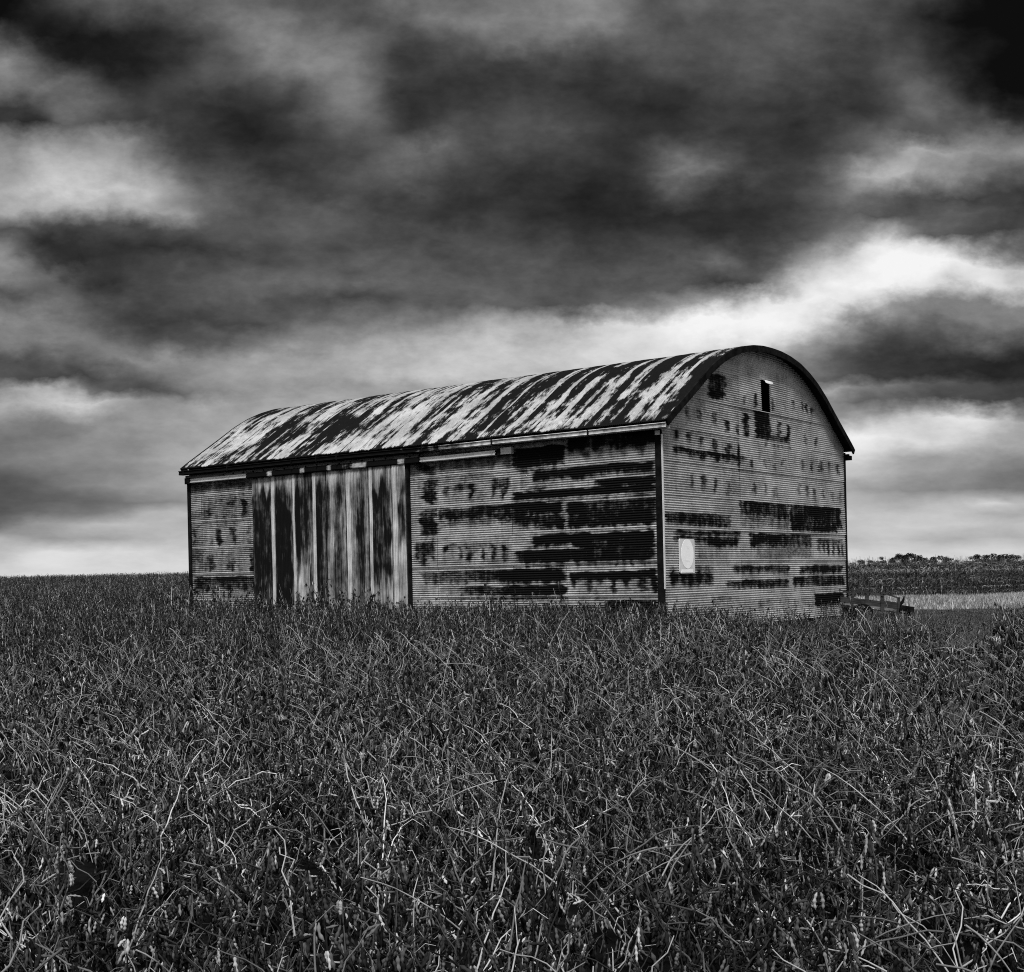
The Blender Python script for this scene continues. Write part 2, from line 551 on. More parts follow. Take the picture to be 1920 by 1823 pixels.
def build_ground():
    def axis(a, b, n, far):
        near = np.linspace(a, b, n)
        s = np.geomspace(1, far, 26)
        return np.concatenate([(a - s)[::-1], near, b + s])
    xs = axis(-60, 60, 161, 1800)
    ys = axis(-20, 140, 214, 2500)
    X, Y = np.meshgrid(xs, ys)
    Z = terrain(X, Y)
    V = np.stack([X, Y, Z], -1).reshape(-1, 3)
    nr, nc = X.shape
    i = np.arange(nr - 1)[:, None] * nc
    j = np.arange(nc - 1)[None, :]
    F = np.stack([i + j, i + j + 1, i + nc + j + 1, i + nc + j], -1).reshape(-1, 4)
    mown = ((X > 2) & (Y > edge_y(X) - 0.3) & (X / np.maximum(Y, 1) > 0.10)) | ((X / np.maximum(Y, 1) > 0.335) & (Y > 10.5))
    o = obj('ground', mesh_np('ground', V, F, soil_mat(), {'mown': mown.astype(float).ravel(), 'pale': (sstep(Y, 33, 40) * (X / np.maximum(Y, 1) > 0.12) * (Y < 90)).ravel()}))
    tag(o, kind='structure')


build_ground()

# ------------------------------------------------------------------ barn
# stains on the sheets, in metres on the wall: (from, to, bottom, top, strength)
SIDE_STAINS = [
 (-5.78,-3.27,3.18,3.54,0.5), (-3.27,-2.04,3.09,3.48,0.9), (-2.04,-0.07,3.33,3.66,0.75), (-5.58,-5.14,3.06,3.33,0.7), (-1.71,-1.52,3.192,3.36,0.85), (-1.4,-1.21,3.192,3.36,0.85),
 (-1.12,-0.94,3.192,3.36,0.85), (-0.82,-0.64,3.192,3.36,0.85), (-0.52,-0.34,3.192,3.36,0.85), (-5.61,-5.15,2.633,3.011,1), (-5.49,-5.26,2.468,2.694,0.9), (-5.79,-5.58,2.987,3.03,0.8),
 (-5.01,-4.81,2.694,2.877,0.6), (-4.77,-4.17,2.755,2.889,0.6), (-4.39,-4.25,2.621,2.877,0.9), (-3.86,-3.36,2.755,2.938,0.7), (-3.8,-3.69,2.603,2.877,0.9), (-3.59,-3.44,2.584,2.877,1),
 (-2.84,-0.08,2.865,3.048,0.75), (-3.26,-0.09,2.468,2.645,1.05), (-1.42,-0.09,2.633,2.785,0.6), (-2.99,-2.48,2.603,2.755,0.6), (-5.65,-5.17,1.84,2.432,1.05), (-5.17,-2.07,2.194,2.438,1.05),
 (-5.17,-2.07,2.035,2.194,0.5), (-3.31,-2.64,1.992,2.206,0.85), (-2.64,-2.08,1.931,2.206,0.65), (-2.06,-0.1,1.901,2.389,1.08), (-5.79,-5.21,1.462,1.779,0.95), (-5.67,-5.36,1.26,1.474,0.9),
 (-5.06,-4.88,1.535,1.669,0.9), (-4.68,-4.56,1.382,1.669,0.9), (-4.5,-4.32,1.364,1.669,0.9), (-4.13,-4.01,1.382,1.669,0.9), (-3.87,-3.74,1.413,1.669,0.9), (-3.63,-3.44,1.352,1.669,0.9),
 (-5.1,-3.36,1.535,1.718,0.4), (-2.87,-0.11,1.62,1.809,0.95), (-3.29,-0.12,1.248,1.523,1.05), (-1.8,-0.12,1.474,1.657,0.72), (-5.64,-2.1,0.937,1.181,0.55), (-4.62,-2.11,0.65,0.864,0.82),
 (-5.23,-4.03,0.681,0.864,0.5), (-3.27,-2.11,0.65,0.803,1), (-5.68,-5.23,0.65,1.2,0.45), (-2.02,-1.88,0.834,1.096,1), (-1.74,-1.53,0.742,1.096,1), (-1.46,-1.29,0.864,1.096,1),
 (-1.16,-0.99,0.742,1.096,1), (-0.89,-0.69,0.834,1.096,1), (-0.62,-0.39,0.712,1.096,1), (-0.33,-0.13,0.681,1.096,1), (-2.02,-0.13,0.925,1.078,0.55), (-5.87,-0.15,0.248,0.465,0.45),
 (-1.31,-0.15,0.124,0.558,0.85), (-12.54,-10.43,3.06,3.45,0.45), (-12.55,-10.44,2.999,3.06,0.3), (-12.13,-11.72,2.499,2.907,0.75), (-11.51,-11.11,2.499,2.907,0.75), (-10.94,-10.74,2.462,2.938,0.95),
 (-12.56,-10.88,2.572,2.999,0.35), (-11.88,-11.58,1.901,2.297,0.7), (-11.34,-11.05,1.901,2.297,0.7), (-10.75,-10.46,1.901,2.359,0.85), (-12.03,-10.75,1.901,2.389,0.3), (-12.58,-12.31,2.304,2.377,1.05),
 (-12.59,-12.35,2.23,2.304,1.05), (-12.59,-12.4,2.157,2.23,1.05), (-12.59,-12.45,2.084,2.157,1.05), (-12.59,-12.49,2.011,2.084,1.05), (-12.6,-12.54,1.938,2.011,1.05), (-12.11,-11.76,1.321,1.718,0.7),
 (-11.46,-11.12,1.321,1.718,0.7), (-10.74,-10.46,1.23,1.822,1.1), (-12.6,-10.74,1.321,1.779,0.33), (-12.62,-10.47,0.852,1.187,1.1), (-12.62,-12.4,0.712,0.894,1.05), (-12.01,-11.79,0.712,0.894,1.05),
 (-11.45,-11.29,0.712,0.894,1.05), (-10.76,-10.53,0.712,0.894,1.05)]
GABLE_STAINS = [
 (1.73,2.54,4.362,4.826,1.05), (1.3,1.77,4.428,4.71,0.3), (3.24,3.4,4.316,4.549,0.5), (3.71,3.97,4.324,4.618,0.85), (4.58,4.76,4.357,4.634,0.85), (5.14,5.31,4.426,4.62,0.5),
 (5.59,5.81,4.47,4.666,0.65), (6.15,6.31,4.483,4.683,0.7), (6.33,6.51,4.482,4.646,0.7), (6.55,6.73,4.447,4.594,0.85), (3.29,3.59,3.729,4.179,1.05), (3.8,4.54,3.676,4.279,1.1),
 (4.81,5.1,3.687,4.159,1.05), (5.34,5.53,3.641,4.112,1.05), (4.43,5.51,3.654,3.846,1), (0.92,1.12,3.868,4.099,0.4), (1.4,1.61,3.832,4.067,0.5), (1.97,2.19,3.849,4.088,0.5),
 (2.45,2.68,3.744,3.987,0.7), (2.95,3.18,3.685,3.932,0.6), (0.41,0.64,3.403,3.63,0.6), (0.94,1.18,3.396,3.627,0.6), (1.43,1.67,3.352,3.587,0.6), (1.93,2.18,3.339,3.578,0.6),
 (2.45,2.71,3.309,3.552,0.6), (3,3.15,3.078,3.572,0.95), (0.41,0.68,3.184,3.305,1), (0.91,1.19,3.161,3.285,1), (1.4,1.7,3.155,3.281,1), (1.91,2.21,3.136,3.263,1),
 (2.43,2.74,3.154,3.284,1), (2.95,3.27,3.209,3.341,1), (3.11,3.44,3.209,3.341,1), (0.42,3.41,3.224,3.325,0.55), (3.54,3.75,3.084,3.271,0.65), (4.06,4.28,3.147,3.338,0.65),
 (4.58,4.8,3.09,3.284,0.65), (5.03,5.26,3.219,3.416,0.65), (6.03,6.24,3.185,3.445,0.6), (6.52,6.73,3.201,3.465,0.6), (6.99,7.22,3.201,3.468,0.6), (7.49,7.72,3.19,3.461,0.6),
 (7.92,8.16,3.183,3.457,0.6), (6.23,6.45,3.729,3.99,0.6), (6.77,6.99,3.711,3.977,0.6), (1,1.18,2.582,2.875,0.42), (1.45,1.64,2.54,2.837,0.42), (1.92,2.11,2.527,2.829,0.42),
 (2.48,2.68,2.501,2.809,0.42), (3.6,3.84,2.576,2.817,0.65), (4.14,4.39,2.607,2.853,0.65), (4.61,4.88,2.547,2.796,0.65), (5.77,6,2.643,2.915,0.5), (6.21,6.44,2.606,2.882,0.5),
 (6.61,6.85,2.548,2.827,0.5), (7.04,7.28,2.537,2.819,0.5), (7.64,7.89,2.546,2.834,0.5), (8.07,8.33,2.543,2.833,0.5), (0.06,2.65,1.895,2.149,1.1), (3.04,5.39,2.128,2.448,1.1),
 (3.03,5.38,1.924,2.155,0.52), (5.38,8.23,2.003,2.472,1.1), (5.37,7.97,1.883,2.037,0.85), (3.35,3.96,2.008,2.125,0.85), (0.34,3.04,1.698,1.814,1), (0.33,1.83,1.583,1.706,1),
 (1.63,3.03,1.524,1.723,0.55), (1.16,3.02,1.306,1.592,0.3), (3.44,6.54,1.543,1.807,1.08), (3.7,6.52,1.289,1.568,0.48), (5.9,6.52,1.289,1.559,0.6), (6.89,7.05,1.425,1.72,0.95),
 (7.14,7.31,1.396,1.693,0.95), (7.39,7.56,1.389,1.688,0.95), (7.66,7.83,1.36,1.661,0.95), (7.95,8.13,1.341,1.645,0.95), (8.16,8.34,1.314,1.62,0.95), (6.81,8.37,1.625,1.738,0.6),
 (0.11,1.94,1.03,1.168,0.45), (0.2,1.94,0.815,1.03,0.55), (0.26,0.38,0.812,1.096,0.7), (0.54,0.66,0.807,1.094,0.7), (0.82,0.95,0.802,1.092,0.7), (1.14,1.27,0.797,1.09,0.7),
 (1.4,1.53,0.792,1.088,0.7), (1.73,1.87,0.786,1.086,0.7), (2.57,5.33,1.037,1.165,0.65), (4.22,5.33,1.002,1.134,0.9), (2.42,5.31,0.695,0.87,0.75), (5.8,8.33,0.974,1.141,0.75),
 (5.52,8.31,0.682,0.902,0.7), (6.95,8.31,0.669,0.811,0.95), (6.56,8.35,0.254,0.522,1.08), (1.78,2.98,0.376,0.568,0.45), (3.72,6.55,0.225,0.469,0.4)]

PITCH = 0.0436                                # corrugation pitch
SEAMS_S = [3.66, 3.06, 2.45, 1.84, 1.23, 0.62, 0.0]
SEAMS_G = [5.49, 4.88, 4.27, 3.66, 3.05, 2.44, 1.83, 1.23, 0.62, 0.0]
PROFILE = [(-0.20, 3.72), (0.0, 3.86), (0.5, 4.18), (1.0, 4.50), (1.5, 4.83), (1.94, 5.07), (2.37, 5.25), (2.85, 5.40), (3.35, 5.49),
           (3.8, 5.535), (4.24, 5.545), (4.68, 5.535), (5.13, 5.49), (5.63, 5.40), (6.11, 5.25), (6.54, 5.07), (6.98, 4.83), (7.48, 4.50),
           (7.98, 4.18), (8.48, 3.86), (8.60, 3.77)]


def arc_z(v):
    p = np.array(PROFILE)
    return np.interp(v, p[:, 0], p[:, 1])


barn = empty('barn', (CX, CY, EYE - 1.0), YAW)
tag(barn, 'old corrugated tin barn with a rounded rusty roof standing in the crop', 'barn')


def grid_faces(nr, nc, keep=None, flip=False):
    i = np.arange(nr - 1)[:, None] * nc
    j = np.arange(nc - 1)[None, :]
    F = np.stack([i + j, i + j + 1, i + nc + j + 1, i + nc + j], -1)
    if flip: F = F[..., ::-1]
    F = F.reshape(-1, 4)
    return F if keep is None else F[keep.ravel()]


def rect_field(U, Z, rects, seed):
    """stain strength over the wall: rectangles with soft, dripping edges"""
    S = np.zeros_like(U)
    U, Z = (U + 0.13 * (vnoise2(U * 2.2, Z * 4, seed + 7) - 0.5) + 0.05 * (vnoise2(U * 9, Z * 16, seed + 8) - 0.5),
            Z + 0.035 * (vnoise2(U * 3, Z * 3, seed + 9) - 0.5))
    for k, (a, b, z0, z1, s) in enumerate(rects):
        s = s + 0.18 if s < 0.72 else s * 0.95 if (b - a) < 0.34 else s
        s = 1.0 if (s > 0.7 and b - a > 1.0) else s
        drip = (vnoise(U * 14 + k * 7, seed + k) - 0.35) * min(0.16, 0.5 * (z1 - z0)) * 0.8
        jag = (vnoise(Z * 33 + k * 5, seed + 99 + k) - 0.5) * min(0.10, 0.4 * (b - a))
        top = (vnoise(U * 5 + k * 3, seed + 50 + k) - 0.5) * 0.03
        fz = sstep(Z, z0 - drip - 0.15, z0 - drip + 0.09) * (1 - sstep(Z, z1 + top - 0.03, z1 + top + 0.03))
        eu = min(0.10, 0.35 * (b - a))
        fu = sstep(U + jag, a - eu, a + eu) * (1 - sstep(U + jag, b - eu, b + eu))
        S = np.maximum(S, s * fz * fu)
    return S


def sheet_wall(name, ucols, ztop, place, rects, seams, joints, seed, base=0.40, clip=None, holes=(), per=6, amp=0.0078, flip=False, sheet_var=0.10):
    us = np.unique(np.round(np.concatenate([ucols] + [np.array([j - 0.012, j, j + 0.012]) for j in joints]), 4))
    us = us[(us >= ucols[0]) & (us <= ucols[-1])]
    zs = np.arange(0, ztop + 1e-6, PITCH / per)
    U, Z = np.meshgrid(us, zs)
    sm = np.array(seams[::-1])
    row = np.clip(np.searchsorted(sm, zs, side='right') - 1, 0, len(sm) - 2)
    top = sm[np.minimum(row + 1, len(sm) - 1)]
    t = (top - zs) / np.maximum(top - sm[row], 0.1)
    rs = np.random.RandomState(seed)
    off = amp * np.cos(2 * math.pi * Z / PITCH) + (0.007 * t)[:, None]
    off = off + 0.012 * (vnoise2(U * 0.9, Z * 1.3, seed + 1) - 0.5) + 0.008 * (vnoise2(U * 4, Z * 2.5, seed + 2) - 0.5)
    S = rect_field(U, Z, rects, seed)
    S = S + 0.34 * (vnoise2(U * 0.9 + 3, Z * 7, seed + 60) - 0.5) + 0.22 * (vnoise2(U * 7, Z * 1.2, seed + 61) - 0.5)
    if len(rects) == len(SIDE_STAINS):
        S = S + 0.13 * sstep(U, -3.9, -2.6)
    S = np.maximum(S, base + 0.30 * (vnoise2(U * 0.7, Z * 5, seed + 62) - 0.5) + 0.16 * (1 - sstep(U, -10.7, -10.3)) * (place(U[:1, :1], off[:1, :1], Z[:1, :1])[0, 0, 1] < 0.1) * (len(rects) > 60))
    jt = [-99] + sorted(joints) + [99]
    for r in range(len(sm) - 1):
        sel = row == r
        mine = [j for j in joints if rs.rand() < 0.62]
        for j in mine:
            line = 1 - sstep(np.abs(us - j), 0.004, 0.012)
            S[sel] = np.maximum(S[sel], 0.85 * line[None, :])
            off[sel] += np.where(us > j, 0.004, 0.0)[None, :] * (1 if rs.rand() > .5 else -1)
        edges = [-99] + mine + [99]
        for a, b in zip(edges[:-1], edges[1:]):
            cs = (us >= a) & (us < b)
            S[np.ix_(sel, cs)] += (rs.rand() - 0.5) * 2 * sheet_var
        # darker line just under each lap and a brighter lip just above it
        S[sel] -= 0.50 * (1 - sstep(zs[sel] - sm[r], 0.03, 0.065))[:, None] * (sm[r] > 0.3) * (0.6 + 0.4 * vnoise(us * 2, seed + r))[None, :]
        S[sel] += 0.30 * (1 - sstep(sm[r + 1] - zs[sel], 0.0, 0.012))[:, None]
    # nail rows with small rust runs
    for r in range(len(sm) - 1):
        for zz in (sm[r] + 0.30,):
            for un in np.arange(us[0] + 0.2, us[-1], 0.47):
                if rs.rand() < 0.55:
                    w, hgt = 0.02 + 0.02 * rs.rand(), 0.06 + 0.12 * rs.rand()
                    f = (1 - sstep(np.abs(U - un), w * .4, w * 1.3)) * (1 - sstep(Z, zz - 0.01, zz + 0.015)) * sstep(Z, zz - hgt, zz)
                    S = np.maximum(S, f * (0.35 + 0.35 * rs.rand()))
    keep = None
    if clip is not None:
        zc = clip(U)
        lo, hi = clip(None)
        Zc = np.minimum(Z, zc)
        Z = Zc
    if holes:
        Uc, Zc = (U[:-1, :-1] + U[1:, 1:]) / 2, (Z[:-1, :-1] + Z[1:, 1:]) / 2
        keep = np.ones_like(Uc, bool)
        for (a, b, z0, z1) in holes:
            rag = 0.015 * (vnoise(Uc * 30, seed) - 0.5)
            keep &= ~((Uc > a) & (Uc < b) & (Zc > z0) & (Zc < z1 + rag))
    P = place(U, off, Z)
    F = grid_faces(len(zs), len(us), keep, flip)
    if clip is not None:                       # drop faces flattened against the roof line
        zq = P.reshape(-1, 3)[F][:, :, 2]
        F = F[(zq.max(1) - zq.min(1)) > 1e-5]
    me = mesh_np(name, P.reshape(-1, 3), F, M_WALL, {'stain': S.ravel()})
    return obj(name, me, barn)


def build_walls():
    side = lambda U, o, Z: np.stack([U, -o, Z], -1)
    gab = lambda U, o, Z: np.stack([o, U, Z], -1)
    back = lambda U, o, Z: np.stack([U, BW + o, Z], -1)
    far = lambda U, o, Z: np.stack([-BL - o, U, Z], -1)
    clip = lambda U: (3, 6) if U is None else arc_z(U) - 0.015
    sheet_wall('side_wall', np.arange(-BL, 0.001, 0.04), 3.72, side, SIDE_STAINS, SEAMS_S, [-12.26, -10.62, -5.19, -3.31, -2.08], 11)
    hole = (4.10, 4.50, 4.29, 4.93)
    w = sheet_wall('end_wall', np.arange(0, BW + 0.001, 0.04), 5.56, gab, GABLE_STAINS, SEAMS_G, [2.43, 3.07, 4.53, 5.39, 6.62], 23, clip=clip, holes=[hole], base=0.28)
    # torn slot under the peak, its edge of metal curled out
    mb = MB()
    n = 9
    yy = np.linspace(4.11, 4.50, n)
    lip = 0.035 + 0.03 * np.sin(np.linspace(0.4, 2.9, n)) + 0.02 * vnoise(yy * 12, 4)
    V, F = [], []
    for i in range(n):
        V += [(0.008, yy[i], 4.935), (0.03 + lip[i], yy[i], 4.93 - 0.3 * lip[i]), (0.045 + lip[i] * 1.2, yy[i], 4.93 - 1.2 * lip[i])]
    for i in range(n - 1):
        for k in range(2):
            F.append((i * 3 + k, i * 3 + k + 1, i * 3 + 3 + k + 1, i * 3 + 3 + k))
    mb.add(V, F, 0.0)
    tag(mb.build('torn_edge', M_TRIM, w, smooth=True, attr='stain'), 'curled torn metal over the slot under the peak')
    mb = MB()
    mb.box((-0.30, 4.0, 4.2), (-0.24, 4.6, 5.0))  # near-black panel stands in for the unlit interior behind the slot
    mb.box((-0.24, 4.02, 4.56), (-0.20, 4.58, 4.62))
    mb.build('loft_shade_panel', M_INSIDE, w)
    rs = np.random.RandomState(5)
    anon = [(a, a + 1.2, z, z + 0.3, 0.8) for a, z in zip(rs.uniform(-12, -1, 14), rs.uniform(0.2, 3.2, 14))]
    sheet_wall('side_wall', np.arange(-BL, 0.001, 0.2), 3.72, back, anon, SEAMS_S, [-9.0, -6.0, -3.0], 31, per=4, flip=True)
    anon = [(a, a + 1.0, z, z + 0.3, 0.8) for a, z in zip(rs.uniform(0.3, 7, 8), rs.uniform(0.2, 3.2, 8))]
    sheet_wall('end_wall', np.arange(0, BW + 0.001, 0.1), 5.56, far, anon, SEAMS_G, [2.4, 5.4], 37, clip=clip, per=4, flip=True)
    mb = MB()                                  # timber sill the sheets hang over
    mb.box((-BL + 0.03, 0.03, -0.6), (-0.03, 0.15, 0.06))
    mb.box((-0.15, 0.15, -0.6), (-0.03, BW - 0.03, 0.06))
    mb.box((-BL + 0.03, BW - 0.15, -0.6), (-0.15, BW - 0.03, 0.06))
    mb.box((-BL + 0.03, 0.15, -0.6), (-BL + 0.15, BW - 0.15, 0.06))
    mb.build('sill_beam', M_DARKWOOD, barn)


build_walls()


def build_doors():
    """two sliding doors of upright corrugated sheets"""
    def door(name, u0, u1, off, rects, seams, base, seed, label):
        us = np.arange(u0, u1 + 1e-6, PITCH / 6)
        zs = np.linspace(-0.25, 3.375, 120)
        U, Z = np.meshgrid(us, zs)
        o = off + 0.0070 * np.cos(2 * math.pi * U / PITCH) + 0.014 * (vnoise2(U * 1.2, Z * 0.8, seed) - 0.5)
        S = np.full_like(U, base) + 0.42 * (vnoise2(U * 9, Z * 0.5, seed + 1) - 0.5) + 0.40 * (vnoise2(U * 2.2, Z * 0.9, seed + 3) - 0.5) - 0.25 * sstep(Z, 2.9, 3.3)
        for k, (a, b, t0, t1, s) in enumerate(rects):
            z1, z0 = 3.375 - t0 * 3.375, 3.375 - t1 * 3.375
            jag = 0.04 * (vnoise(Z * 3 + k, seed + k) - 0.5)
            wav = 0.5 * (vnoise(U * 9 + k, seed + 20 + k) - 0.5)
            jag = jag + 0.07 * (vnoise2(U * 6, Z * 2.5, seed + 40 + k) - 0.5)
            fz = sstep(Z + wav, z0 - 0.40, z0 + 0.25) * (1 - sstep(Z + wav, z1 - 0.25, z1 + 0.25))
            fu = sstep(U + jag, a - 0.07, a + 0.05) * (1 - sstep(U + jag, b - 0.05, b + 0.07))
            S = np.maximum(S, s * fz * fu) if s > 0 else S * (1 - fz * fu) + (-s - 1) * fz * fu
        for a, w in seams:                    # overlap of two sheets: a clean bright strip beside a dark line
            wob = 0.012 * (vnoise(Z * 1.7, seed + 7) - 0.5)
            f = sstep(U + wob, a - 0.01, a + 0.01) * (1 - sstep(U + wob, a + w - 0.02, a + w + 0.02))
            S = S * (1 - f) + (-0.10) * f
            f = 1 - sstep(np.abs(U + wob - a + 0.022), 0.006, 0.022)
            S = np.maximum(S, 0.9 * f)
            o = o + 0.008 * (U > a)
        P = np.stack([U, -o, Z], -1)
        d_ = obj(name, mesh_np(name, P.reshape(-1, 3), grid_faces(len(zs), len(us)), M_DOOR, {'stain': S.ravel()}), barn)
        d_['label'] = label
        mb = MB()                              # door frame behind the sheets
        for a in (u0 + 0.05, (u0 + u1) / 2, u1 - 0.05):
            mb.box((a - 0.04, -off + 0.008, -0.25), (a + 0.04, -off + 0.05, 3.36))
        mb.build('door_frame', M_DARKWOOD, d_)
        return d_
    door('sliding_door', -10.46, -8.15, 0.080,
         [(-10.46, -9.86, 0.05, 1.0, 0.98), (-9.74, -9.22, 0.15, 1.0, 1.05), (-9.08, -8.60, 0.12, 0.46, 0.85), (-9.08, -8.60, 0.45, 1.0, 0.55),
          (-8.47, -8.15, 0.10, 1.0, 0.78), (-9.0, -8.9, 0.6, 0.85, -1.1), (-8.75, -8.62, 0.5, 0.8, 0.8)],
         [(-9.85, 0.09), (-9.18, 0.07), (-8.57, 0.10)], 0.80, 41, 'dark stained sheet door with pale joint strips')
    door('sliding_door', -8.14, -5.90, 0.105,
         [(-7.88, -7.60, 0.18, 0.50, 0.75), (-7.88, -7.60, 0.5, 0.9, 0.45), (-7.30, -7.08, 0.08, 0.26, 0.85), (-7.42, -6.98, 0.25, 0.9, 0.50),
          (-6.84, -6.32, 0.10, 0.72, 0.95), (-6.84, -6.42, 0.70, 0.92, 0.6), (-6.14, -5.90, 0.14, 0.5, 0.8), (-6.14, -5.90, 0.5, 0.9, 0.5)],
         [(-7.56, 0.11), (-6.91, 0.08), (-6.26, 0.11)], 0.66, 47, 'paler streaked sheet door')
    mb = MB()
    mb.box((-5.885, -0.110, -0.25), (-5.855, -0.02, 3.40))
    mb.build('door_stop', M_BLACK, barn)


build_doors()


def strip(name, prof, us, mat, parent, stain, rails_close=False):
    """prof: (v, z) outline swept along the eave"""
    pr = np.array(prof, float)
    us = np.asarray(us, float)
    V = np.zeros((len(us), len(pr), 3))
    V[:, :, 0] = us[:, None]
    V[:, :, 1] = pr[None, :, 0] + 0.006 * (vnoise(us * 0.8, 3)[:, None] - 0.5)
    V[:, :, 2] = pr[None, :, 1] + 0.016 * (vnoise(us * 0.6, 8)[:, None] - 0.5)
    S = np.repeat(stain[:, None], len(pr), 1)
    me = mesh_np(name, V.reshape(-1, 3), grid_faces(len(us), len(pr)), mat, {'stain': S.ravel()}, smooth=False)
    return obj(name, me, parent)


def build_eave():
    us = np.arange(-12.78, 0.24, 0.05)
    st = 0.95 - 0.44 * sstep(us + 0.8 * vnoise(us * 1.1, 2), -6.2, -3.4) + 0.15 * (vnoise(us * 7, 5) - 0.5)
    prof = [(-0.10, 3.655), (-0.10, 3.575), (-0.215, 3.575), (-0.235, 3.590), (-0.225, 3.60), (-0.225, 3.650), (-0.245, 3.662), (-0.235, 3.672), (-0.22, 3.660)]
    gut = strip('gutter', prof, us, M_TRIM, barn, st)
    for u in (-11.1, -9.05, -8.3, -7.7, -5.35, -3.6, -1.4, -12.60):
        mb = MB()
        mb.box((u - 0.012, -0.252, 3.57), (u + 0.012, -0.10, 3.695))
        mb.build('gutter_bracket', M_BLACK, gut)
    # gutter of the far eave, seen end-on
    mb = MB()
    mb.box((-BL - 0.15, BW + 0.09, 3.56), (0.10, BW + 0.24, 3.575))
    mb.box((-BL - 0.15, BW + 0.225, 3.575), (0.10, BW + 0.24, 3.66))
    mb.box((0.088, BW + 0.09, 3.575), (0.10, BW + 0.225, 3.66))
    mb.box((-BL - 0.15, BW + 0.02, 3.56), (0.10, BW + 0.09, 3.69))
    mb.build('gutter', M_BLACK, barn)
    # plank above the door track
    mb = MB()
    mb.box((-BL - 0.05, -0.075, 3.475), (-5.6, -0.02, 3.565))
    fb = mb.build('fascia_board', M_GREYWOOD, barn)
    rs = np.random.RandomState(8)
    for u in np.arange(-12.4, -5.7, 0.33):
        if rs.rand() < 0.8:
            z = 3.52 + 0.02 * (rs.rand() - .5)
            mb = MB()
            mb.box((u - 0.022, -0.079, z - 0.016), (u + 0.022, -0.0752, z + 0.016))  # flat black patch stands in for a shaded hole in the plank
            mb.build('bolt', M_BLACK, fb)
    # covered track: two bright runs of pressed metal, a tarred run between them
    tp = [(-0.02, 3.484), (-0.10, 3.484), (-0.135, 3.474), (-0.135, 3.452), (-0.112, 3.438), (-0.112, 3.424), (-0.137, 3.414), (-0.137, 3.392), (-0.10, 3.380), (-0.02, 3.380)]
    u1 = np.arange(-12.50, -10.55, 0.05)
    tag(strip('door_track', tp, u1, M_TRIM, barn, -0.4 + 0.2 * vnoise(u1 * 4, 3)), 'bright ribbed metal run')
    u2 = np.arange(-5.50, -3.56, 0.05)
    tag(strip('door_track', tp, u2, M_TRIM, barn, -0.4 + 0.5 * vnoise(u2 * 4, 6)), 'bright ribbed metal run')
    u3 = np.arange(-10.55, -5.49, 0.05)
    tp3 = [(-0.02, 3.50), (-0.13, 3.49), (-0.165, 3.465), (-0.165, 3.385), (-0.15, 3.365), (-0.13, 3.365)]
    tag(strip('door_track', tp3, u3, M_TRIM, barn, 0.95 - 0.45 * sstep(vnoise(u3 * 5, 12), 0.7, 0.9)), 'tar-dark run above the doors')
    mb = MB()
    mb.box((-3.56, -0.12, 3.38), (-3.50, -0.02, 3.50))
    mb.build('track_bracket', M_BLACK, barn)
    mb = MB()
    mb.box((-12.66, -0.16, 3.36), (-12.50, -0.02, 3.50))
    mb.build('track_bracket', M_BLACK, barn)
    mb = MB()
    mb.box((-3.49, -0.10, 3.39), (-3.235, -0.02, 3.52), a=0.35)
    mb.box((-3.495, -0.105, 3.52), (-3.23, -0.02, 3.53), a=0.8)
    mb.build('track_end_box', M_TRIM, barn, attr='stain')
    # corner boards
    mb = MB()
    mb.box((-0.115, -0.045, -0.35), (0.012, -0.018, 3.56))
    mb.box((-0.02, -0.018, -0.35), (0.012, 0.0, 3.56))
    cb = mb.build('corner_board', M_BLACK, barn)
    mb = MB()
    mb.box((0.013, -0.045, 0.75), (0.030, -0.005, 3.50), a=0.05)
    mb.build('corner_trim', M_TRIM, cb, attr='stain')
    mb = MB()
    mb.box((-0.108, -0.051, 3.49), (-0.01, -0.046, 3.57), a=0.0)
    mb.build('corner_plate', M_TRIM, cb, attr='stain')
    mb = MB()
    mb.box((-BL - 0.03, -0.05, -0.35), (-BL + 0.06, -0.016, 3.56))
    mb.build('corner_board', M_BLACK, barn)
    mb = MB()
    mb.box((-0.03, BW - 0.03, -0.35), (0.022, BW + 0.05, 3.72))
    mb.build('corner_board', M_BLACK, barn)


build_eave()


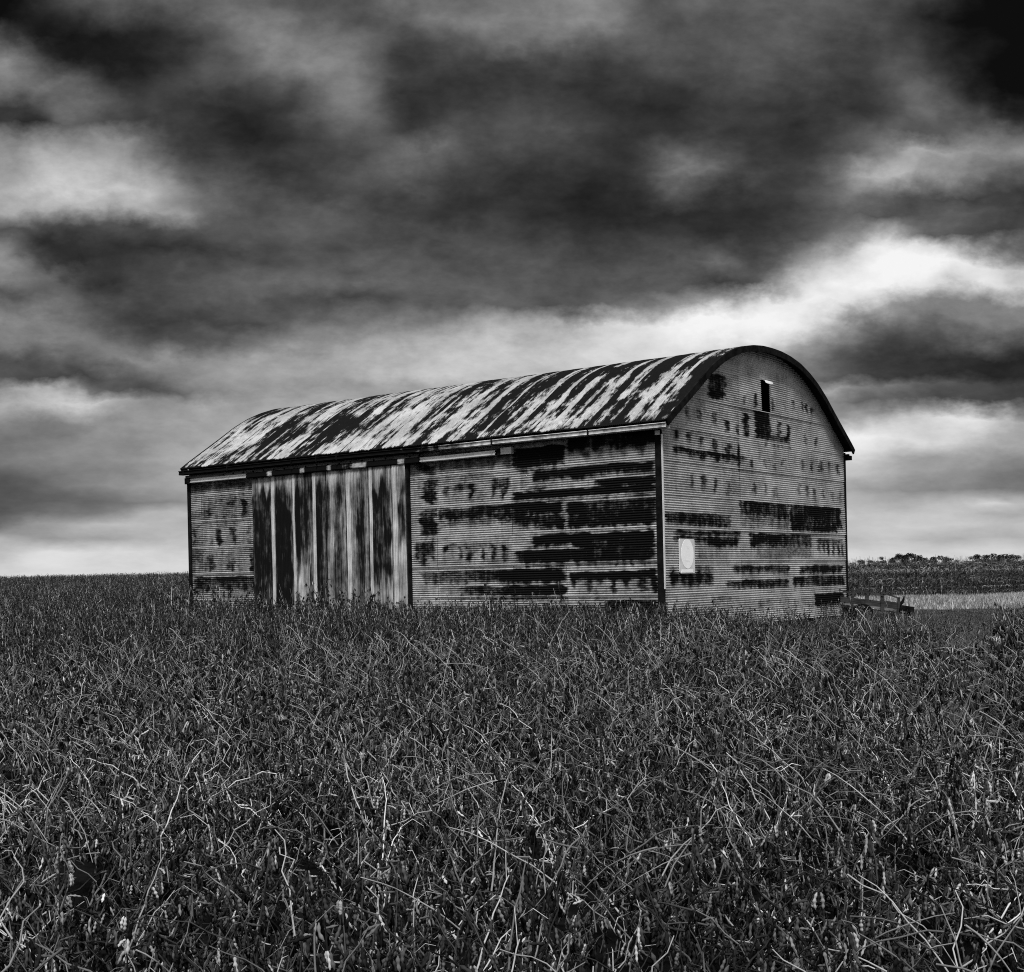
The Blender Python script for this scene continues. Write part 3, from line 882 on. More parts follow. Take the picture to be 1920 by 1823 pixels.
def build_roof():
    p = np.array(PROFILE)
    # smooth arc-length parametrisation of the profile
    vv = np.linspace(p[0, 0], p[-1, 0], 400)
    zz = np.interp(vv, p[:, 0], p[:, 1])
    for _ in range(14):
        zz[1:-1] = (zz[:-2] + 2 * zz[1:-1] + zz[2:]) / 4
    s = np.concatenate([[0], np.cumsum(np.hypot(np.diff(vv), np.diff(zz)))])
    n = 131
    ss = np.linspace(0, s[-1], n)
    v, z = np.interp(ss, s, vv), np.interp(ss, s, zz)
    T = np.stack([np.gradient(v), np.gradient(z)], -1)
    T /= np.linalg.norm(T, axis=1)[:, None]
    N = np.stack([-T[:, 1], T[:, 0]], -1)
    us = np.arange(-BL - 0.06, 0.215, PITCH / 5)
    U, A = np.meshgrid(us, ss)                       # A: arc length from the near eave
    L = s[-1]
    rs = np.random.RandomState(77)
    W = 0.56                                          # exposed width of a roof sheet
    k = np.floor((U + 20) / W).astype(int)
    fr = (U + 20) / W - k
    wob = 0.10 * (vnoise2(A * 1.1, k * 3.7, 5) - 0.5)
    right = sstep(U, -10.5, -2.0)                     # the end towards the gable is far rustier
    pv = rs.rand(64)[k % 64]
    rk = lambda q: rs.rand(64)[(k + q) % 64]
    S = 0.66 + 0.06 * right + 0.62 * (pv - 0.5)
    S = S + 0.70 * (vnoise2(U * 3.6 + 11, A * 0.7 + 3, 9) - 0.5) + 0.75 * (vnoise2(U * 11, A * 1.5, 10) - 0.5) + 0.35 * (vnoise2(U * 1.1, A * 2.4, 12) - 0.5)
    S = S + 0.28 * sstep(A, 0.9, 3.0) * right - 0.16 * (1 - sstep(A, 0.1, 0.9))
    # sound metal stays in strips down the sheets, rust spreads between them
    cen = 0.5 + 0.5 * (rk(5) - 0.5)
    sw = (0.04 + 0.15 * rk(7) ** 1.5) * (0.6 + 0.8 * vnoise2(A * 0.9, k * 1.9, 15))
    f = 1 - sstep(np.abs(fr - cen + wob), sw * 0.6, sw * 1.3)
    S = S - (0.30 + 0.50 * right) * f * (0.15 + 0.85 * sstep(vnoise2(A * 1.1, k * 2.3 + 0.5, 16), 0.2, 0.5))
    dk = sstep(np.abs(fr - cen), 0.22, 0.36) * right
    S = S + 0.38 * dk * sstep(rk(3), 0.15, 0.5) * (0.4 + 0.6 * sstep(vnoise2(A * 0.8, k * 3.1, 19), 0.25, 0.5))
    S = np.maximum(S, 0.95 * (1 - sstep(np.abs(fr - 0.015), 0.008, 0.030)) * (0.4 + 0.6 * vnoise2(A * 1.5, k * 5.1, 18)))
    S = S + 0.8 * (1 - sstep(A, 0.0, 0.05)) 
    grime = (1 - sstep(A, 0.15, 0.75)) * right * 0.33
    S = np.where(S < 0.3, S + grime * 0.8, S)
    off = 0.0070 * np.cos(2 * math.pi * U / PITCH) + 0.012 * (vnoise2(U * 0.7, A * 0.9, 20) - 0.5) + 0.004 * (fr < 0.06)
    P = np.stack([U, v[:, None] + N[:, 0:1] * off, z[:, None] + N[:, 1:2] * off], -1)
    me = mesh_np('roof', P.reshape(-1, 3), grid_faces(n, len(us), flip=False), M_ROOF, {'stain': S.ravel()})
    roof = obj('roof', me, barn)
    # lining under the sheets, and the edge boards that follow the arc
    us2 = np.linspace(-BL - 0.05, 0.19, 12)
    P = np.stack([np.repeat(us2[None, :], n, 0), np.repeat((v - N[:, 0] * 0.03)[:, None], 12, 1), np.repeat((z - N[:, 1] * 0.03)[:, None], 12, 1)], -1)
    obj('roof_lining', mesh_np('roof_lining', P.reshape(-1, 3), grid_faces(n, 12, flip=True), M_INSIDE), roof)
    for ua, ub in ((0.192, 0.225), (-BL - 0.078, -BL - 0.045)):
        a0, a1 = 0.012, -0.115
        ring = []
        for (uu, aa) in ((ua, a0), (ub, a0), (ub, a1), (ua, a1)):
            ring.append(np.stack([np.full(n, uu), v + N[:, 0] * aa, z + N[:, 1] * aa], -1))
        Vv = np.stack(ring, 1)
        i = np.arange(n - 1)[:, None] * 4
        j = np.arange(4)[None, :]
        F = np.stack([i + j, i + (j + 1) % 4, i + 4 + (j + 1) % 4, i + 4 + j], -1).reshape(-1, 4)
        F = np.concatenate([F, [[3, 2, 1, 0], [n * 4 - 4, n * 4 - 3, n * 4 - 2, n * 4 - 1]]])
        obj('verge_board', mesh_np('verge_board', Vv.reshape(-1, 3), F, M_BLACK, smooth=False), roof)


build_roof()


def build_sign():
    root = empty('sign', (CX, CY, EYE - 1.0), YAW)
    tag(root, 'white rectangular sign with a large white oval, fixed to the end wall', 'sign')
    x0 = 0.034
    yc, zc, w, h = 0.80, 1.335, 0.285, 0.315
    def rr(w, h, r, n=6):
        out = []
        for cx, cy, a0 in ((w - r, h - r, 0), (-w + r, h - r, 90), (-w + r, -h + r, 180), (w - r, -h + r, 270)):
            for i in range(n + 1):
                a = R(a0 + 90 * i / n)
                out.append((cx + r * math.cos(a), cy + r * math.sin(a)))
        return out
    def plate(name, outline, xa, xb, mat):
        n = len(outline)
        V = [(x, yc + a, zc + b) for x in (xa, xb) for a, b in outline]
        me = bpy.data.meshes.new(name)
        me.from_pydata(V, [], [tuple(range(n, 2 * n)), tuple(range(n - 1, -1, -1))] + [(i, (i + 1) % n, n + (i + 1) % n, n + i) for i in range(n)])
        me.materials.append(mat)
        return obj(name, me, root)
    plate('panel', rr(w, h, 0.04), x0 - 0.02, x0, M_SIGNGREY)
    plate('oval', [(0.235 * math.cos(t), 0.038 + 0.268 * math.sin(t)) for t in np.linspace(0, 2 * math.pi, 49)[:-1]], x0 - 0.001, x0 + 0.003, M_WHITE)
    plate('strip', [(-0.24, -0.30), (0.20, -0.30), (0.215, -0.245), (-0.225, -0.245)], x0 - 0.001, x0 + 0.003, M_WHITE)
    mb = MB()
    rs = np.random.RandomState(3)
    for z, ya, yb in ((0.165, -0.035, 0.055), (0.132, -0.01, 0.025), (-0.075, -0.15, 0.02), (-0.105, -0.09, 0.09)):
        y = ya
        while y < yb:
            l = rs.uniform(0.012, 0.03)
            mb.box((x0 + 0.0032, yc + y, zc + z), (x0 + 0.0042, yc + y + l, zc + z + 0.012))
            y += l + 0.01
    mb.build('lettering', M_FADED, root)


build_sign()


# ------------------------------------------------------------------ old wagon beside the barn
def build_wagon():
    """low wagon with a broken slatted side, sinking towards its far end; local x runs along the wagon"""
    wx, wy = 7.72, 29.6
    gz = float(terrain(wx + .6, wy))
    root = empty('farm_wagon', (wx, wy, gz), R(-6))
    tag(root, 'old broken wooden wagon with a slatted side, sunk in weeds by the barn corner', 'wagon')
    sl = -0.14                                   # the bed slopes down away from the barn
    L = 1.42
    zt = lambda x: 0.755 + sl * x                # top of the side
    mb = MB()
    mb.bar((-0.6, 0, 0.40 + sl * -0.6), (0.92, 0, 0.40 + sl * 0.92), 0.05, 0.045)
    mb.build('bed_rail', M_GREYWOOD, root)
    mb = MB()
    mb.bar((-0.6, 0.5, 0.34 - sl * 0.6), (1.25, 0.5, 0.34 + sl * 1.25), 1.0, 0.03)
    mb.build('bed_floor', M_DARKWOOD, root)
    for x, w in ((-0.32, 0.07), (0.02, 0.06), (0.34, 0.085), (0.68, 0.085), (1.04, 0.06)):
        mb = MB()
        b = 0.32 + sl * x
        mb.bar((x, -0.03, b), (x + 0.012, -0.03, zt(x) + (0.02 if x < 0.9 else -0.06)), 0.035, w, up=(1, 0, 0))
        mb.build('stake', M_DARKWOOD, root)
    for (xa, xb, d0, d1) in ((-0.6, 0.02, -0.02, -0.09), (0.10, 0.345, 0.0, -0.05), (0.40, 0.70, -0.02, -0.07), (0.70, 1.04, 0.0, -0.08)):
        mb = MB()
        mb.bar((xa, -0.055, zt(xa) + d0), (xb, -0.055, zt(xb) + d1), 0.02, 0.035)
        mb.build('top_rail', M_DARKWOOD, root)
    for (xa, xb, d, h) in ((-0.6, 0.35, -0.27, 0.15), (0.36, 0.70, -0.30, 0.14), (0.70, 1.06, -0.26, 0.17)):
        mb = MB()
        mb.bar((xa, 0.0, zt(xa) + d), (xb, 0.0, zt(xb) + d - 0.01), 0.022, h)
        mb.build('side_board', M_DARKWOOD, root)
    mb = MB()                                     # far side seen through the gaps
    mb.bar((-0.6, 0.98, 0.5 - sl * .6), (1.0, 0.98, 0.5 + sl), 0.022, 0.12)
    for x in (-0.2, 0.27, 0.62, 0.92):
        mb.bar((x, 0.95, 0.3), (x, 0.95, 0.56 + sl * x), 0.03, 0.06, up=(1, 0, 0))
    mb.build('far_side_board', M_DARKWOOD, root)
    mb = MB()
    mb.bar((1.06, 0.0, 0.45 + sl), (1.36, 0.0, 0.44 + sl * 1.3), 0.30, 0.13)
    mb.build('end_box', M_BLACK, root)
    mb = MB()
    mb.tube([(1.08, 0, 0.53 + sl), (1.14, 0, 0.58 + sl), (1.17, 0, 0.66 + sl), (1.175, 0, 0.72 + sl)], [0.045, 0.035, 0.022, 0.012], 6)
    mb.build('end_hook', M_BLACK, root)
    mb = MB()
    mb.bar((1.30, 0, -0.05), (1.27, 0, 0.36 + sl), 0.05, 0.06, up=(1, 0, 0))
    mb.build('end_post', M_DARKWOOD, root)
    for (x, y) in ((0.22, -0.10), (0.22, 1.05)):
        t = np.linspace(0, 2 * math.pi, 25)
        mb = MB()
        mb.tube(np.stack([x + 0.24 * np.cos(t), np.full(25, y), 0.16 + 0.24 * np.sin(t)], -1), 0.025, 6)
        for a in np.linspace(0, 2 * math.pi, 9)[:-1]:
            mb.tube([(x, y, 0.16), (x + 0.24 * math.cos(a), y, 0.16 + 0.24 * math.sin(a))], 0.013, 5)
        mb.tube([(x, y - 0.05, 0.16), (x, y + 0.05, 0.16)], 0.05, 8)
        wh = mb.build('wheel', M_BLACK, root, smooth=True)
    mb = MB()
    mb.tube([(0.22, -0.1, 0.16), (0.22, 1.05, 0.16)], 0.03, 6)
    mb.bar((0.16, 0.0, 0.22), (0.16, 1.0, 0.22), 0.08, 0.10)
    mb.build('axle', M_BLACK, root)


build_wagon()


# ------------------------------------------------------------------ soybean plants
def rot_to(v, d):
    pass


def soy_plant(seed, lod, lean, H, arch=0.0, podden=1.0):
    """one leafless ripe soybean plant leaning towards +X. returns (stem MB, pod MB)"""
    rs = np.random.RandomState(seed)
    st, pd = MB(), MB()
    ks = {0: 5, 1: 4, 2: 3}[lod]
    nseg = {0: 14, 1: 8, 2: 4}[lod]
    paleness = rs.uniform(0.05, 0.32) if rs.rand() < 0.55 else rs.uniform(0.55, 0.95)

    def axis_curve(p0, az, l0, l1, length, n, wig):
        """polyline that starts l0 off the vertical and bends to l1"""
        t = np.linspace(0, 1, n + 1)
        ang = l0 + (l1 - l0) * t ** 1.3 + wig * (vnoise(t * 5 + rs.rand() * 50, seed) - 0.5)
        azs = az + 0.35 * (vnoise(t * 4 + rs.rand() * 50, seed + 1) - 0.5)
        dl = length / n
        ang = ang + 0.16 * (-1.0) ** np.arange(n + 1) * (n > 5)
        d = np.stack([np.sin(ang) * np.cos(azs), np.sin(ang) * np.sin(azs), np.cos(ang)], -1) * dl
        return np.asarray(p0) + np.concatenate([[np.zeros(3)], np.cumsum(d[1:], 0)])

    def pod(base, down):
        L = rs.uniform(0.040, 0.058)
        r = rs.uniform(0.0056, 0.0074)
        sh = np.clip(rs.normal(0.20, 0.11), 0.01, 0.6)
        if rs.rand() < 0.16: sh = rs.uniform(0.6, 1.0)
        side = np.cross(down, rs.normal(size=3))
        side /= np.linalg.norm(side) + 1e-9
        bend = rs.uniform(-0.25, 0.35)
        if lod == 0:
            t = np.linspace(0, 1, 13)
            nb = rs.choice([2, 3, 3])
            rr = r * (0.15 + 0.85 * np.sin(np.pi * np.clip(t, 0.02, 0.97)) ** 0.5) * (0.82 + 0.27 * np.cos(2 * np.pi * (t * nb - 0.5)))
            rr[0], rr[-1] = r * 0.25, r * 0.08
            k = 7
        elif lod == 1:
            t = np.array([0, .2, .5, .8, 1.0])
            rr = r * np.array([0.3, 0.9, 1.05, 0.95, 0.1])
            k = 4
        else:
            t = np.array([0, .45, 1.0])
            rr = r * np.array([0.35, 1.25, 0.1])
            k = 3
        P = base + np.outer(t * L, down) + np.outer(bend * L * np.sin(t * np.pi * 0.9) * 0.5, side)
        pd.tube(P, rr, k, sh, flat=0.78)

    def along(P, t):
        x = np.clip(t, 0, 1) * (len(P) - 1)
        i = min(int(x), len(P) - 2)
        return P[i] + (P[i + 1] - P[i]) * (x - i), P[i + 1] - P[i]

    def furnish(P, length, t0, step, thick):
        t = t0
        az = rs.rand() * 6.28
        while t < 1.0:
            b, d = along(P, t)
            az += 2.4 + rs.uniform(-0.5, 0.5)
            npod = rs.choice([0, 1, 2, 2, 3, 3, 4], p=[.06, .08, .16, .22, .2, .16, .12]) if t < 0.97 else 4
            npod = int(round(npod * podden))
            for _ in range(npod):
                a = az + rs.uniform(-0.9, 0.9)
                tilt = rs.uniform(0.05, 0.55) if rs.rand() < 0.85 else rs.uniform(0.8, 1.7)
                dn = np.array([math.sin(tilt) * math.cos(a), math.sin(tilt) * math.sin(a), -math.cos(tilt)])
                off = np.array([math.cos(a), math.sin(a), 0.2]) * rs.uniform(0.004, 0.016)
                pod(b + off, dn)
            if rs.rand() < (0.22 if lod < 2 else 0.14):          # bare leaf stalk
                a = az + rs.uniform(-1, 1)
                e = rs.uniform(0.1, 1.3)
                q = np.array([math.cos(a) * math.cos(e), math.sin(a) * math.cos(e), math.sin(e)]) * rs.uniform(0.05, 0.15)
                mid = b + q * 0.5 + np.array([0, 0, 0.012])
                st.tube([b, mid, b + q - np.array([0, 0, rs.uniform(0, .05)])], [0.0019, 0.0016, 0.0011] if lod < 2 else [.002, .0018, .0012], 3, min(1.0, paleness + rs.uniform(-0.1, 0.35)))
            t += step / length * rs.uniform(0.7, 1.3)

    l0 = lean * rs.uniform(0.55, 0.9)
    P = axis_curve((0, 0, -0.03), 0, l0, lean + arch, H, nseg, 0.5)
    rad = np.linspace(0.0056, 0.0021, len(P)) * (1 if lod < 2 else 1.2)
    st.tube(P, rad, ks, paleness)
    step = {0: 0.040, 1: 0.046, 2: 0.062}[lod]
    furnish(P, H, 0.22, step, 1)
    for _ in range(rs.randint(1, 4) if lod < 2 else 1):
        t = rs.uniform(0.12, 0.45)
        b, d = along(P, t)
        bl = H * rs.uniform(0.30, 0.6)
        az = rs.rand() * 6.28
        d = d / np.linalg.norm(d)
        Q = axis_curve(b, az, rs.uniform(0.3, 0.8), rs.uniform(0.2, 1.3) + arch * 0.5, bl, max(3, nseg // 2), 0.4)
        st.tube(Q, np.linspace(0.0038, 0.0017, len(Q)), ks, min(1, paleness + 0.1))
        furnish(Q, bl, 0.15, step, 1)
    return st, pd


def litter(seed, lod):
    """bare bent stalks lying on the canopy"""
    rs = np.random.RandomState(seed)
    mb = MB()
    for _ in range(5):
        n = 7
        L = rs.uniform(0.15, 0.42)
        az = rs.normal(-0.5, 0.6) + (math.pi if rs.rand() < .5 else 0)
        t = np.linspace(-.5, .5, n)
        kink = (vnoise(t * 6 + rs.rand() * 40, seed) - 0.5) * 0.07
        P = np.stack([t * L * math.cos(az) - kink * math.sin(az), t * L * math.sin(az) + kink * math.cos(az), 0.44 + 0.18 * rs.rand() - 0.12 * t ** 2 + 0.45 * t * rs.uniform(-0.6, 1)], -1)
        P[:, :2] += rs.uniform(-0.3, 0.3, 2)
        mb.tube(P, np.linspace(0.0034, 0.0017, n), 5, rs.uniform(0.30, 0.75))
    return mb


def hidden_collection(name, meshes):
    c = bpy.data.collections.new(name)
    for i, m in enumerate(meshes):
        o = bpy.data.objects.new(name + '_%02d' % i, m)
        c.objects.link(o)
    return c


def joined(st, pd, name):
    """stems and pods of one plant as one mesh with two materials"""
    mb = MB()
    V = np.concatenate(st.V + pd.V)
    A = np.concatenate(st.A + pd.A)
    F4 = [f for f in st.F4] + [f + st.n for f in pd.F4]
    me = mesh_np(name, V, np.concatenate(F4), None, {'shade': A}, True)
    me.materials.append(M_STEM)
    me.materials.append(M_POD)
    n_st = sum(len(f) for f in st.F4)
    mi = np.zeros(len(me.polygons), dtype=np.int32)
    mi[n_st:] = 1
    me.polygons.foreach_set('material_index', mi)
    return me


def scatter(name, pts, rots, scales, idx, coll):
    """one object whose geometry nodes set an instance of the collection on each point"""
    me = bpy.data.meshes.new(name)
    n = len(pts)
    me.vertices.add(n)
    me.vertices.foreach_set('co', np.asarray(pts, np.float32).ravel())
    a = me.attributes.new('rot', 'FLOAT_VECTOR', 'POINT')
    a.data.foreach_set('vector', np.asarray(rots, np.float32).ravel())
    a = me.attributes.new('scl', 'FLOAT', 'POINT')
    a.data.foreach_set('value', np.asarray(scales, np.float32))
    a = me.attributes.new('idx', 'INT', 'POINT')
    a.data.foreach_set('value', np.asarray(idx, np.int32))
    o = obj(name, me)
    ng = bpy.data.node_groups.new(name + ' nodes', 'GeometryNodeTree')
    ng.interface.new_socket('Geometry', in_out='INPUT', socket_type='NodeSocketGeometry')
    ng.interface.new_socket('Geometry', in_out='OUTPUT', socket_type='NodeSocketGeometry')
    N = ng.nodes
    gi, go = N.new('NodeGroupInput'), N.new('NodeGroupOutput')
    ci = N.new('GeometryNodeCollectionInfo')
    ci.inputs['Collection'].default_value = coll
    ci.inputs['Separate Children'].default_value = True
    ci.inputs['Reset Children'].default_value = True
    ip = N.new('GeometryNodeInstanceOnPoints')
    ip.inputs['Pick Instance'].default_value = True

    def na(nm, typ):
        k = N.new('GeometryNodeInputNamedAttribute')
        k.data_type = typ
        k.inputs['Name'].default_value = nm
        return k.outputs['Attribute']
    Lk = ng.links
    Lk.new(gi.outputs[0], ip.inputs['Points'])
    Lk.new(ci.outputs[0], ip.inputs['Instance'])
    Lk.new(na('idx', 'INT'), ip.inputs['Instance Index'])
    e2r = N.new('FunctionNodeEulerToRotation')
    Lk.new(na('rot', 'FLOAT_VECTOR'), e2r.inputs[0])
    Lk.new(e2r.outputs[0], ip.inputs['Rotation'])
    Lk.new(na('scl', 'FLOAT'), ip.inputs['Scale'])
    Lk.new(ip.outputs[0], go.inputs[0])
    md = o.modifiers.new('scatter', 'NODES')
    md.node_group = ng
    return o


RS = np.random.RandomState(2024)


def soy_ok(x, y):
    """where the soybean crop grows"""
    u, v = to_barn(x, y)
    under = (u > -BL - 0.15) & (u < 0.12) & (v > -0.12) & (v < BW + 0.1)
    a = x / np.maximum(y, 0.1)
    ok = ~under & (((x <= 2.7) & (v < 0)) | ((u < -BL - 0.1) & (a < -0.14)) | ((x > 2.7) & (y < edge_y(x))))
    gap = (a > 0.343 + 0.008 * np.sin(y)) & (a < 0.378 + 0.01 * np.sin(y * 1.7)) & (y > 8.8)
    gap2 = (a > 0.295) & (a < 0.35) & (y > 15.5)
    return ok & ~gap & ~(gap2 & (RS.rand(len(x)) < 0.6))


def sample(y0, y1, dens, half=0.50, extra=1.2, xlim=None):
    """random points in the wedge the camera can see, y0..y1"""
    w1 = half * y1 + extra
    n = int(dens * 2 * w1 * (y1 - y0))
    x, y = RS.uniform(-w1, w1, n), RS.uniform(y0, y1, n)
    k = np.abs(x) < half * y + extra
    if xlim is not None: k &= (x / y > xlim[0]) & (x / y < xlim[1])
    return x[k], y[k]


SPEC = [(0.20, 0.72, 0.0), (0.35, 0.80, 0.25), (0.55, 0.85, 0.3), (0.70, 0.88, 0.4), (0.85, 0.92, 0.5), (1.05, 0.92, 0.25),
        (0.30, 0.78, 0.8), (0.50, 0.86, 1.5), (0.80, 0.92, 0.9), (1.20, 0.95, 0.15), (0.15, 0.66, 0.2), (0.60, 0.80, 0.1)]


def lean_dir(n):
    """plants have been laid over by wind, mostly to one side"""
    d = RS.normal(R(140), R(55), n)
    k = RS.rand(n) < 0.28
    d[k] = RS.uniform(0, 2 * math.pi, k.sum())
    return d


def pick(n, y):
    """upright plants get commoner towards the barn"""
    p_up = sstep(y, 6, 16)
    flat = RS.choice([2, 3, 4, 5, 6, 7, 8, 9], n, p=[.10, .14, .15, .13, .14, .14, .12, .08])
    up = RS.choice([0, 1, 6, 10, 11, 2], n, p=[.24, .2, .14, .16, .14, .12])
    return np.where(RS.rand(n) < 0.22 + 0.55 * p_up, up, flat)


def build_soy():
    # nearest plants: every one an object with its pods as a part
    protos = []
    for i, (l, h, a) in enumerate(SPEC):
        st, pd = soy_plant(100 + i, 0, l, h, a)
        protos.append((st.mesh('soybean_stem', M_STEM, True), pd.mesh('soybean_pods', M_POD, True)))
    x, y = sample(2.55, 5.6, 23, 0.42, 0.25)
    o_ = np.argsort(y)[:300]
    x, y = x[o_], y[o_]
    far_y = y[-1]
    idx = pick(len(x), y)
    rz = lean_dir(len(x))
    for i in range(len(x)):
        ms, mp = protos[idx[i]]
        o = obj('soybean_plant', ms, None, (x[i], y[i], float(terrain(x[i], y[i]))), (RS.uniform(-.08, .08), RS.uniform(-.08, .08), rz[i]))
        s = RS.uniform(0.85, 1.15)
        o.scale = (s, s, s)
        tag(o, 'dry leafless soybean plant hung with pods, in the tangled front edge of the field', 'soybean plant', 'soybean plants at the front of the field')
        obj('pods', mp, o)['kind'] = 'stuff'
    # the rest of the crop, one mass
    near_me, mid_me, far_me = [], [], []
    for i, (l, h, a) in enumerate(SPEC):
        near_me.append(joined(*soy_plant(300 + i, 0, l, h, a), 'soybean_near_%d' % i))
        mid_me.append(joined(*soy_plant(500 + i, 1, l, h, a), 'soybean_mid_%d' % i))
        far_me.append(joined(*soy_plant(700 + i, 2, l * 0.8, h * 0.95, a * 0.6, 1.2), 'soybean_far_%d' % i))
    lit = [litter(900 + i, 1).mesh('litter_%d' % i, M_STEM, True) for i in range(5)]
    nS = len(SPEC)
    coll = hidden_collection('soybean', [m for m in near_me + mid_me + far_me + lit])
    P, Rt, Sc, Ix = [], [], [], []

    def put(x, y, ix, sc, rz, tilt=0.1, dz=0.0):
        n = len(x)
        P.append(np.stack([x, y, terrain(x, y) + dz], -1))
        Rt.append(np.stack([RS.uniform(-tilt, tilt, n), RS.uniform(-tilt, tilt, n), rz], -1))
        Sc.append(sc)
        Ix.append(ix)

    def zone(y0, y1, dens, lod, half, extra, smin, smax, xlim=None, cond=None):
        x, y = sample(y0, y1, dens, half, extra, xlim)
        k = soy_ok(x, y)
        if cond is not None: k &= cond(x, y)
        x, y = x[k], y[k]
        a = x / y
        sc = RS.uniform(smin, smax, len(x)) * np.where((a > 0.37) & (y > 9), 1.22, 1.0)
        # plants thin out and stay short along the end wall
        u, v = to_barn(x, y)
        sc *= np.where((u > -0.5) & (u < 3.0) & (v > 1.6), 0.72, 1.0)
        short = (x > 2.7) & (y > np.interp(x, TALL_X, TALL_Y))
        sc *= np.where(short, RS.uniform(0.35, 0.70, len(x)), 1.0)
        put(x, y, pick(len(x), y) + lod * nS, sc, lean_dir(len(x)))
    xx, yy = sample(2.0, far_y, 23, 0.80, 0.6)          # beside the framed strip
    k = (np.abs(xx) > 0.42 * yy + 0.25)
    xx, yy = xx[k], yy[k]
    put(xx, yy, pick(len(xx), yy), RS.uniform(.85, 1.15, len(xx)), lean_dir(len(xx)))
    zone(far_y, 8.0, 23, 0, 0.52, 0.8, 0.85, 1.15)
    zone(8.0, 14.0, 23, 1, 0.50, 1.0, 0.82, 1.12)
    zone(14.0, 27.0, 24, 2, 0.48, 1.2, 0.78, 1.05)
    zone(27.0, 60.0, 9, 2, 0.48, 1.0, 0.85, 1.15, (-0.5, -0.14))
    zone(60.0, 155.0, 4.0, 2, 0.46, 0.0, 0.95, 1.35, (-0.46, -0.16))
    v = RS.uniform(0.2, 8.6, 150)
    u = RS.uniform(0.15, 1.0, 150)
    x, y = CX + EX[0] * u + EY[0] * v, CY + EX[1] * u + EY[1] * v
    put(x, y, RS.choice([0, 1, 6, 10, 11], 150) + 2 * nS, RS.uniform(.35, .8, 150), lean_dir(150))
    v = -RS.uniform(0.15, 1.5, 260)
    u = RS.uniform(-12.6, 0.2, 260)
    x, y = CX + EX[0] * u + EY[0] * v, CY + EX[1] * u + EY[1] * v
    put(x, y, RS.choice([0, 1, 6, 10, 11], 260) + 2 * nS, RS.uniform(.75, 1.45, 260) * (0.7 + 0.6 * vnoise(u * 1.3, 21)), lean_dir(260))
    # bare stalks lying about
    x, y = sample(2.6, 15, 4.0, 0.46, 0.5)
    k = soy_ok(x, y)
    x, y = x[k], y[k]
    put(x, y, RS.randint(0, 5, len(x)) + 3 * nS, RS.uniform(.8, 1.2, len(x)), RS.normal(R(-20), R(40), len(x)), 0.12, RS.uniform(-0.1, 0.12, len(x)))
    o = scatter('soybean_crop', np.concatenate(P), np.concatenate(Rt), np.concatenate(Sc), np.concatenate(Ix), coll)
    tag(o, 'dense field of ripe leafless soybeans reaching back around the barn to the skyline', 'soybean crop', kind='stuff')


build_soy()


# ------------------------------------------------------------------ corn, grasses, far trees
def corn_plant(seed):
    rs = np.random.RandomState(seed)
    mb = MB()
    H = rs.uniform(1.75, 2.1)
    t = np.linspace(0, 1, 7)
    lean = rs.uniform(-.12, .12, 2)
    P = np.stack([lean[0] * t ** 2, lean[1] * t ** 2, H * t], -1)
    mb.tube(P, np.linspace(0.014, 0.004, 7), 4, rs.uniform(.3, .6))
    for k in range(9):
        b = np.array([np.interp(0.12 + k * 0.095, t, P[:, 0]), np.interp(0.12 + k * .095, t, P[:, 1]), H * (0.12 + k * 0.095)])
        az = k * math.pi + rs.uniform(-.7, .7)
        L = rs.uniform(0.45, 0.75) * (1 - 0.35 * (k / 9))
        e0 = rs.uniform(0.5, 1.1)
        s = np.linspace(0, 1, 6)
        ang = e0 - s * rs.uniform(1.6, 2.9)
        d = np.stack([np.cos(ang) * math.cos(az), np.cos(ang) * math.sin(az), np.sin(ang)], -1) * (L / 5)
        Q = b + np.concatenate([[np.zeros(3)], np.cumsum(d[:-1], 0)])
        w = 0.026 * np.array([.6, 1, 1, .8, .5, .05])
        side = np.array([-math.sin(az), math.cos(az), 0])
        tw = rs.uniform(-.6, .6)
        sv = side * math.cos(tw) + np.array([0, 0, 1]) * math.sin(tw)
        V = np.concatenate([Q - sv * w[:, None], Q + sv * w[:, None]])
        F = [(i, i + 1, 7 + i, 6 + i) for i in range(5)]
        mb.add(V, F, rs.uniform(.15, 1.0))
    for k in range(2):
        a = rs.rand() * 6.28
        mb.tube([P[-1], P[-1] + np.array([.04 * math.cos(a), .04 * math.sin(a), .16])], [.004, .003], 3, .6)
    return mb


def tuft(seed, h, n, spread, w):
    rs = np.random.RandomState(seed)
    mb = MB()
    for _ in range(n):
        b = np.array([rs.normal(0, spread), rs.normal(0, spread), -0.02])
        az, L = rs.rand() * 6.28, h * rs.uniform(.5, 1.15)
        s = np.linspace(0, 1, 4)
        ang = rs.uniform(0.02, 0.4) + s * rs.uniform(0.0, 1.0)
        d = np.stack([np.sin(ang) * math.cos(az), np.sin(ang) * math.sin(az), np.cos(ang)], -1) * (L / 3)
        Q = b + np.concatenate([[np.zeros(3)], np.cumsum(d[:-1], 0)])
        sv = np.array([-math.sin(az), math.cos(az), 0])
        ww = w * np.array([.7, 1, .8, .1])
        V = np.concatenate([Q - sv * ww[:, None], Q + sv * ww[:, None]])
        mb.add(V, [(i, i + 1, 5 + i, 4 + i) for i in range(3)], rs.uniform(.2, 1.0))
    return mb


